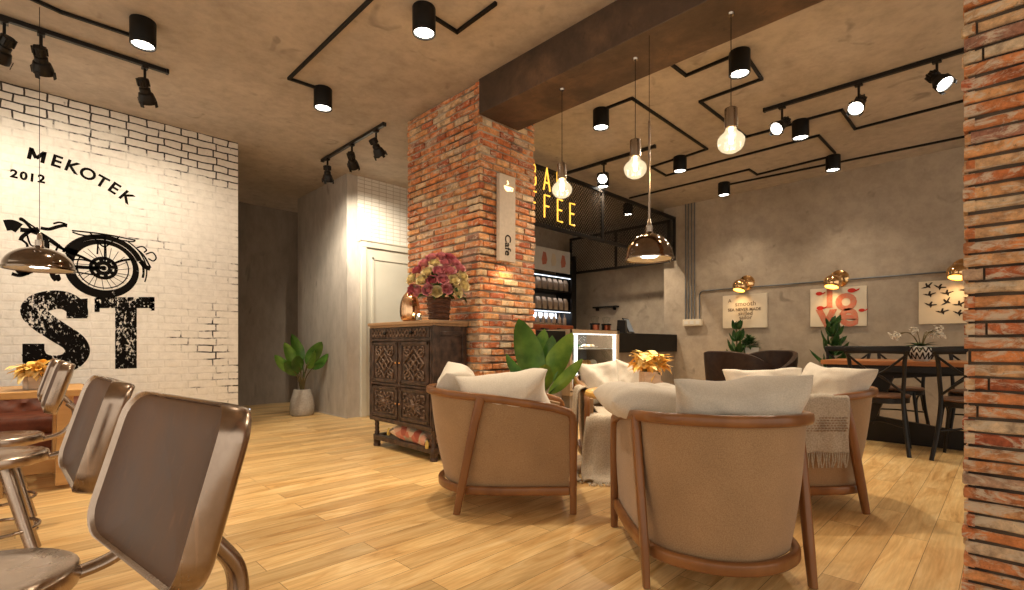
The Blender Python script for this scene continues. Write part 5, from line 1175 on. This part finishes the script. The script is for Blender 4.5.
# ------------------------------------------------------------------ left side: oak table, leather sofa, metal swivel chairs
ot = thing('oak_table', 'light oak table under the dome pendant, before the leather sofa', 'table', (-.45, 4.95, 0))
MB().bx((-1.1, -.36, .645), (.83, .36, .69)).build('table_top', M['wood_table'], ot, smooth=0, bevel=.005)
for x in (-.95, .70):
    for y in (-.24, .24): MB().box((x, y, .335), (.085, .085, .62), taper=1.25).build('leg', M['wood_table'], ot, smooth=0, bevel=.006)
mb = MB(); mb.bx((-.95, -.05, .08), (.70, .05, .17)); [mb.bx((x - .04, -.24, .08), (x + .04, .24, .17)) for x in (-.95, .70)]; mb.build('stretcher', M['wood_table'], ot, smooth=0, bevel=.005)
p = RD(-3.24, 3.42); yellow_plant('yellow leaves in a pale pot on the oak table below the painted S', (.09, 4.80, .69), .3, (.085, .085, .105), .14, .11, seed=9)
sf = thing('leather_sofa', 'brown red leather sofa against the white brick wall, behind the oak table', 'sofa', (-.35, 5.82, 0))
mb = MB(); mb.bx((-1.0, -.36, .08), (.98, .40, .30)); mb.build('base', M['leather_red'], sf, smooth=30, bevel=.03)
for x in (-.49, .47): mb = MB(); mb.box((x, -.04, .36), (.93, .66, .14)); mb.build('seat_cushion', M['leather_red'], sf, smooth=30, bevel=.045, bseg=4)
def tuft(u, v):
    x = -.95 + 1.88 * u; z = .34 + .24 * v; return Vector((x, .17 + .10 * v - .035 * abs(math.sin(u * PI * 9 + (PI / 2 if int(v * 3) % 2 else 0))) * math.sin(PI * v) ** .5, z))
mb = MB(); mb.grid(tuft, 110, 10); mb.bx((-.95, .24, .30), (.93, .40, .58)); mb.tube([(-.95, .29, .575), (.93, .29, .575)], .06, 14); mb.build('backrest', M['leather_red'], sf, smooth=50)
for s in (-1, 1):
    mb = MB(); x = s * .98; mb.bx((x - .07, -.36, .08), (x + .07, .38, .47)); mb.tube([(x + s * .02, -.37, .47), (x + s * .02, .38, .47)], .085, 18); mb.build('armrest', M['leather_red'], sf, smooth=40)
    for y in (-.30, .33): MB().lathe([(.02, 0), (.03, .04), (.035, .085)], (s * .95, y, 0), 12).build('foot', M['black_wood'], sf)
def metal_chair(label, bx_, by, rz):
    # origin under the seat post; local +x forward, backrest behind
    root = thing('swivel_chair', label, 'chair', (bx_, by, 0), rz, 'worn steel swivel chairs')
    mb = MB(); mb.lathe([(.001, .455), (.17, .455), (.19, .462), (.195, .478), (.19, .50), (.178, .507), (.12, .500), (.001, .498)], seg=40); mb.build('seat', M['steel_aged'], root, smooth=40)
    # curved panel with a rolled edge
    Wd, Ht, T = .385, .245, .032; Rc = .75
    def prof(a):                                       # rounded rectangle outline, a in 0..1
        r = .05; w, h = Wd / 2, Ht / 2; P = []
        for cx, cy, a0 in ((w - r, h - r, 0), (-w + r, h - r, 90), (-w + r, -h + r, 180), (w - r, -h + r, 270)):
            for k in range(7): t = math.radians(a0 + 15 * k); P.append((cx + r * math.cos(t), cy + r * math.sin(t)))
        return P
    O = prof(0); n = len(O); Bc = Vector((-.235, 0, .795)); lean = math.radians(16)
    def place3(y, z, d):                               # panel coordinates -> chair; d = depth towards the sitter
        x = d + (y * y) / (2 * Rc); v = Vector((x, y, z)); v = Matrix.Rotation(-lean, 3, 'Y') @ v; return Bc + v
    rings = []
    for s, d in ((.0, .010), (.5, .010), (.90, .010), (.935, .013), (.965, .022), (.987, .023), (1.0, .012), (1.0, -.008), (.985, -.017), (.95, -.02), (.5, -.02), (0, -.02)):
        rings.append([place3(y * s, z * s, d) for y, z in O])
    mb = MB(); vs = [p for r in rings for p in r]; fs = [(i * n + j, i * n + (j + 1) % n, (i + 1) * n + (j + 1) % n, (i + 1) * n + j) for i in range(2, len(rings) - 1) for j in range(n)]
    mb.add(vs, fs); bk = mb.build('backrest', M['steel_aged'], root, smooth=70)
    mb = MB(); rr = [[place3(y * s, z * s, .0115) for y, z in O] for s in (0.001, .3, .6, .9, .945)]; rr[-1] = [place3(y * .945, z * .945, .018) for y, z in O]
    vs = [p for r in rr for p in r]; mb.add(vs, [(i * n + j, i * n + (j + 1) % n, (i + 1) * n + (j + 1) % n, (i + 1) * n + j) for i in range(4) for j in range(n)]); mb.build('back_pad', M['steel_brown'], bk, smooth=70)
    pth = spline([(-.10, 0, .47), (-.18, 0, .466), (-.265, 0, .49), (-.315, 0, .555), (-.318, 0, .625), (-.285, 0, .68), (-.255, 0, .715)], 7)
    mb = MB(); mb.sweep(pth, rrect(.045, .026, .45), up=(0, 0, 1)); mb.build('back_arm', M['steel_aged'], root, smooth=60)
    MB().lathe([(.035, .30), (.035, .44), (.07, .455)], seg=18).build('swivel_post', M['steel_aged'], root)
    for k in range(4):
        a = PI / 4 + PI / 2 * k; c_, s_ = math.cos(a), math.sin(a)
        mb = MB(); mb.tube([(.055 * c_, .055 * s_, .45), (.13 * c_, .13 * s_, .22), (.205 * c_, .205 * s_, .0)], .024, 12, scale=[1.1, 1, .9]); mb.build('leg', M['steel_aged'], root)
    MB().tube([(.155 * math.cos(2 * PI * k / 28), .155 * math.sin(2 * PI * k / 28), .16) for k in range(28)], .008, 8, closed=True).build('foot_ring', M['steel_aged'], root)
    return root
def seat_at(r, D, th, off=.235):
    # backrest centre at (r, D); the chair faces th degrees left of the viewer's direction
    t = math.radians(th); dr, dD = -math.sin(t), -math.cos(t); d = RD(dr, dD); b = RD(r, D); return (b[0] + d[0] * off, b[1] + d[1] * off, math.atan2(d[1], d[0]))
s = seat_at(-.512, .765, 37); m0 = metal_chair('worn steel swivel chair nearest the viewer with a big brown back pad', *s)
s = seat_at(-.985, 1.2, 44); dup(m0, (s[0], s[1], 0), s[2], 'worn steel swivel chair second in the row, its back before the sofa arm')
s = seat_at(-2.19, 2.42, 45); dup(m0, (s[0], s[1], 0), s[2], 'worn steel swivel chair third in the row, in front of the oak table')
s = seat_at(-2.63, 2.86, 45); dup(m0, (s[0], s[1], 0), s[2], 'worn steel swivel chair farthest in the row, its back behind the third chair')

# small floor light in the hall
p = on_z(244.5, 411, 0); fl_ = thing('floor_light', 'small bluish light on the hall floor beyond the white wall edge', 'light', (p.x, p.y, 0), 0)
MB().bx((-.06, -.04, 0), (.07, .04, .036)).build('housing', M['black'], fl_, smooth=0); MB().bx((-.055, -.046, .006), (.065, -.04, .032)).build('lens', M['lens_cool'], fl_, smooth=0)

# ------------------------------------------------------------------ camera, world, view
cam = bpy.data.cameras.new('camera'); co = bpy.data.objects.new('camera', cam); C.objects.link(co)
co.location = (0, 0, EYE); co.rotation_euler = (PI / 2, 0, -PI / 4); cam.sensor_width = 36; cam.lens = F / 1024 * 36; cam.shift_y = (HZ - 295) / 1024; cam.clip_start = .02
bpy.context.scene.camera = co
w = bpy.data.worlds.new('world'); bpy.context.scene.world = w; w.use_nodes = True
bg = w.node_tree.nodes['Background']; bg.inputs[0].default_value = (1.0, .88, .72, 1); bg.inputs[1].default_value = .85
vs_ = bpy.context.scene.view_settings; vs_.view_transform = 'Standard'; vs_.look = 'None'; vs_.exposure = 0.75; vs_.gamma = 1.0; vs_.use_curve_mapping = False
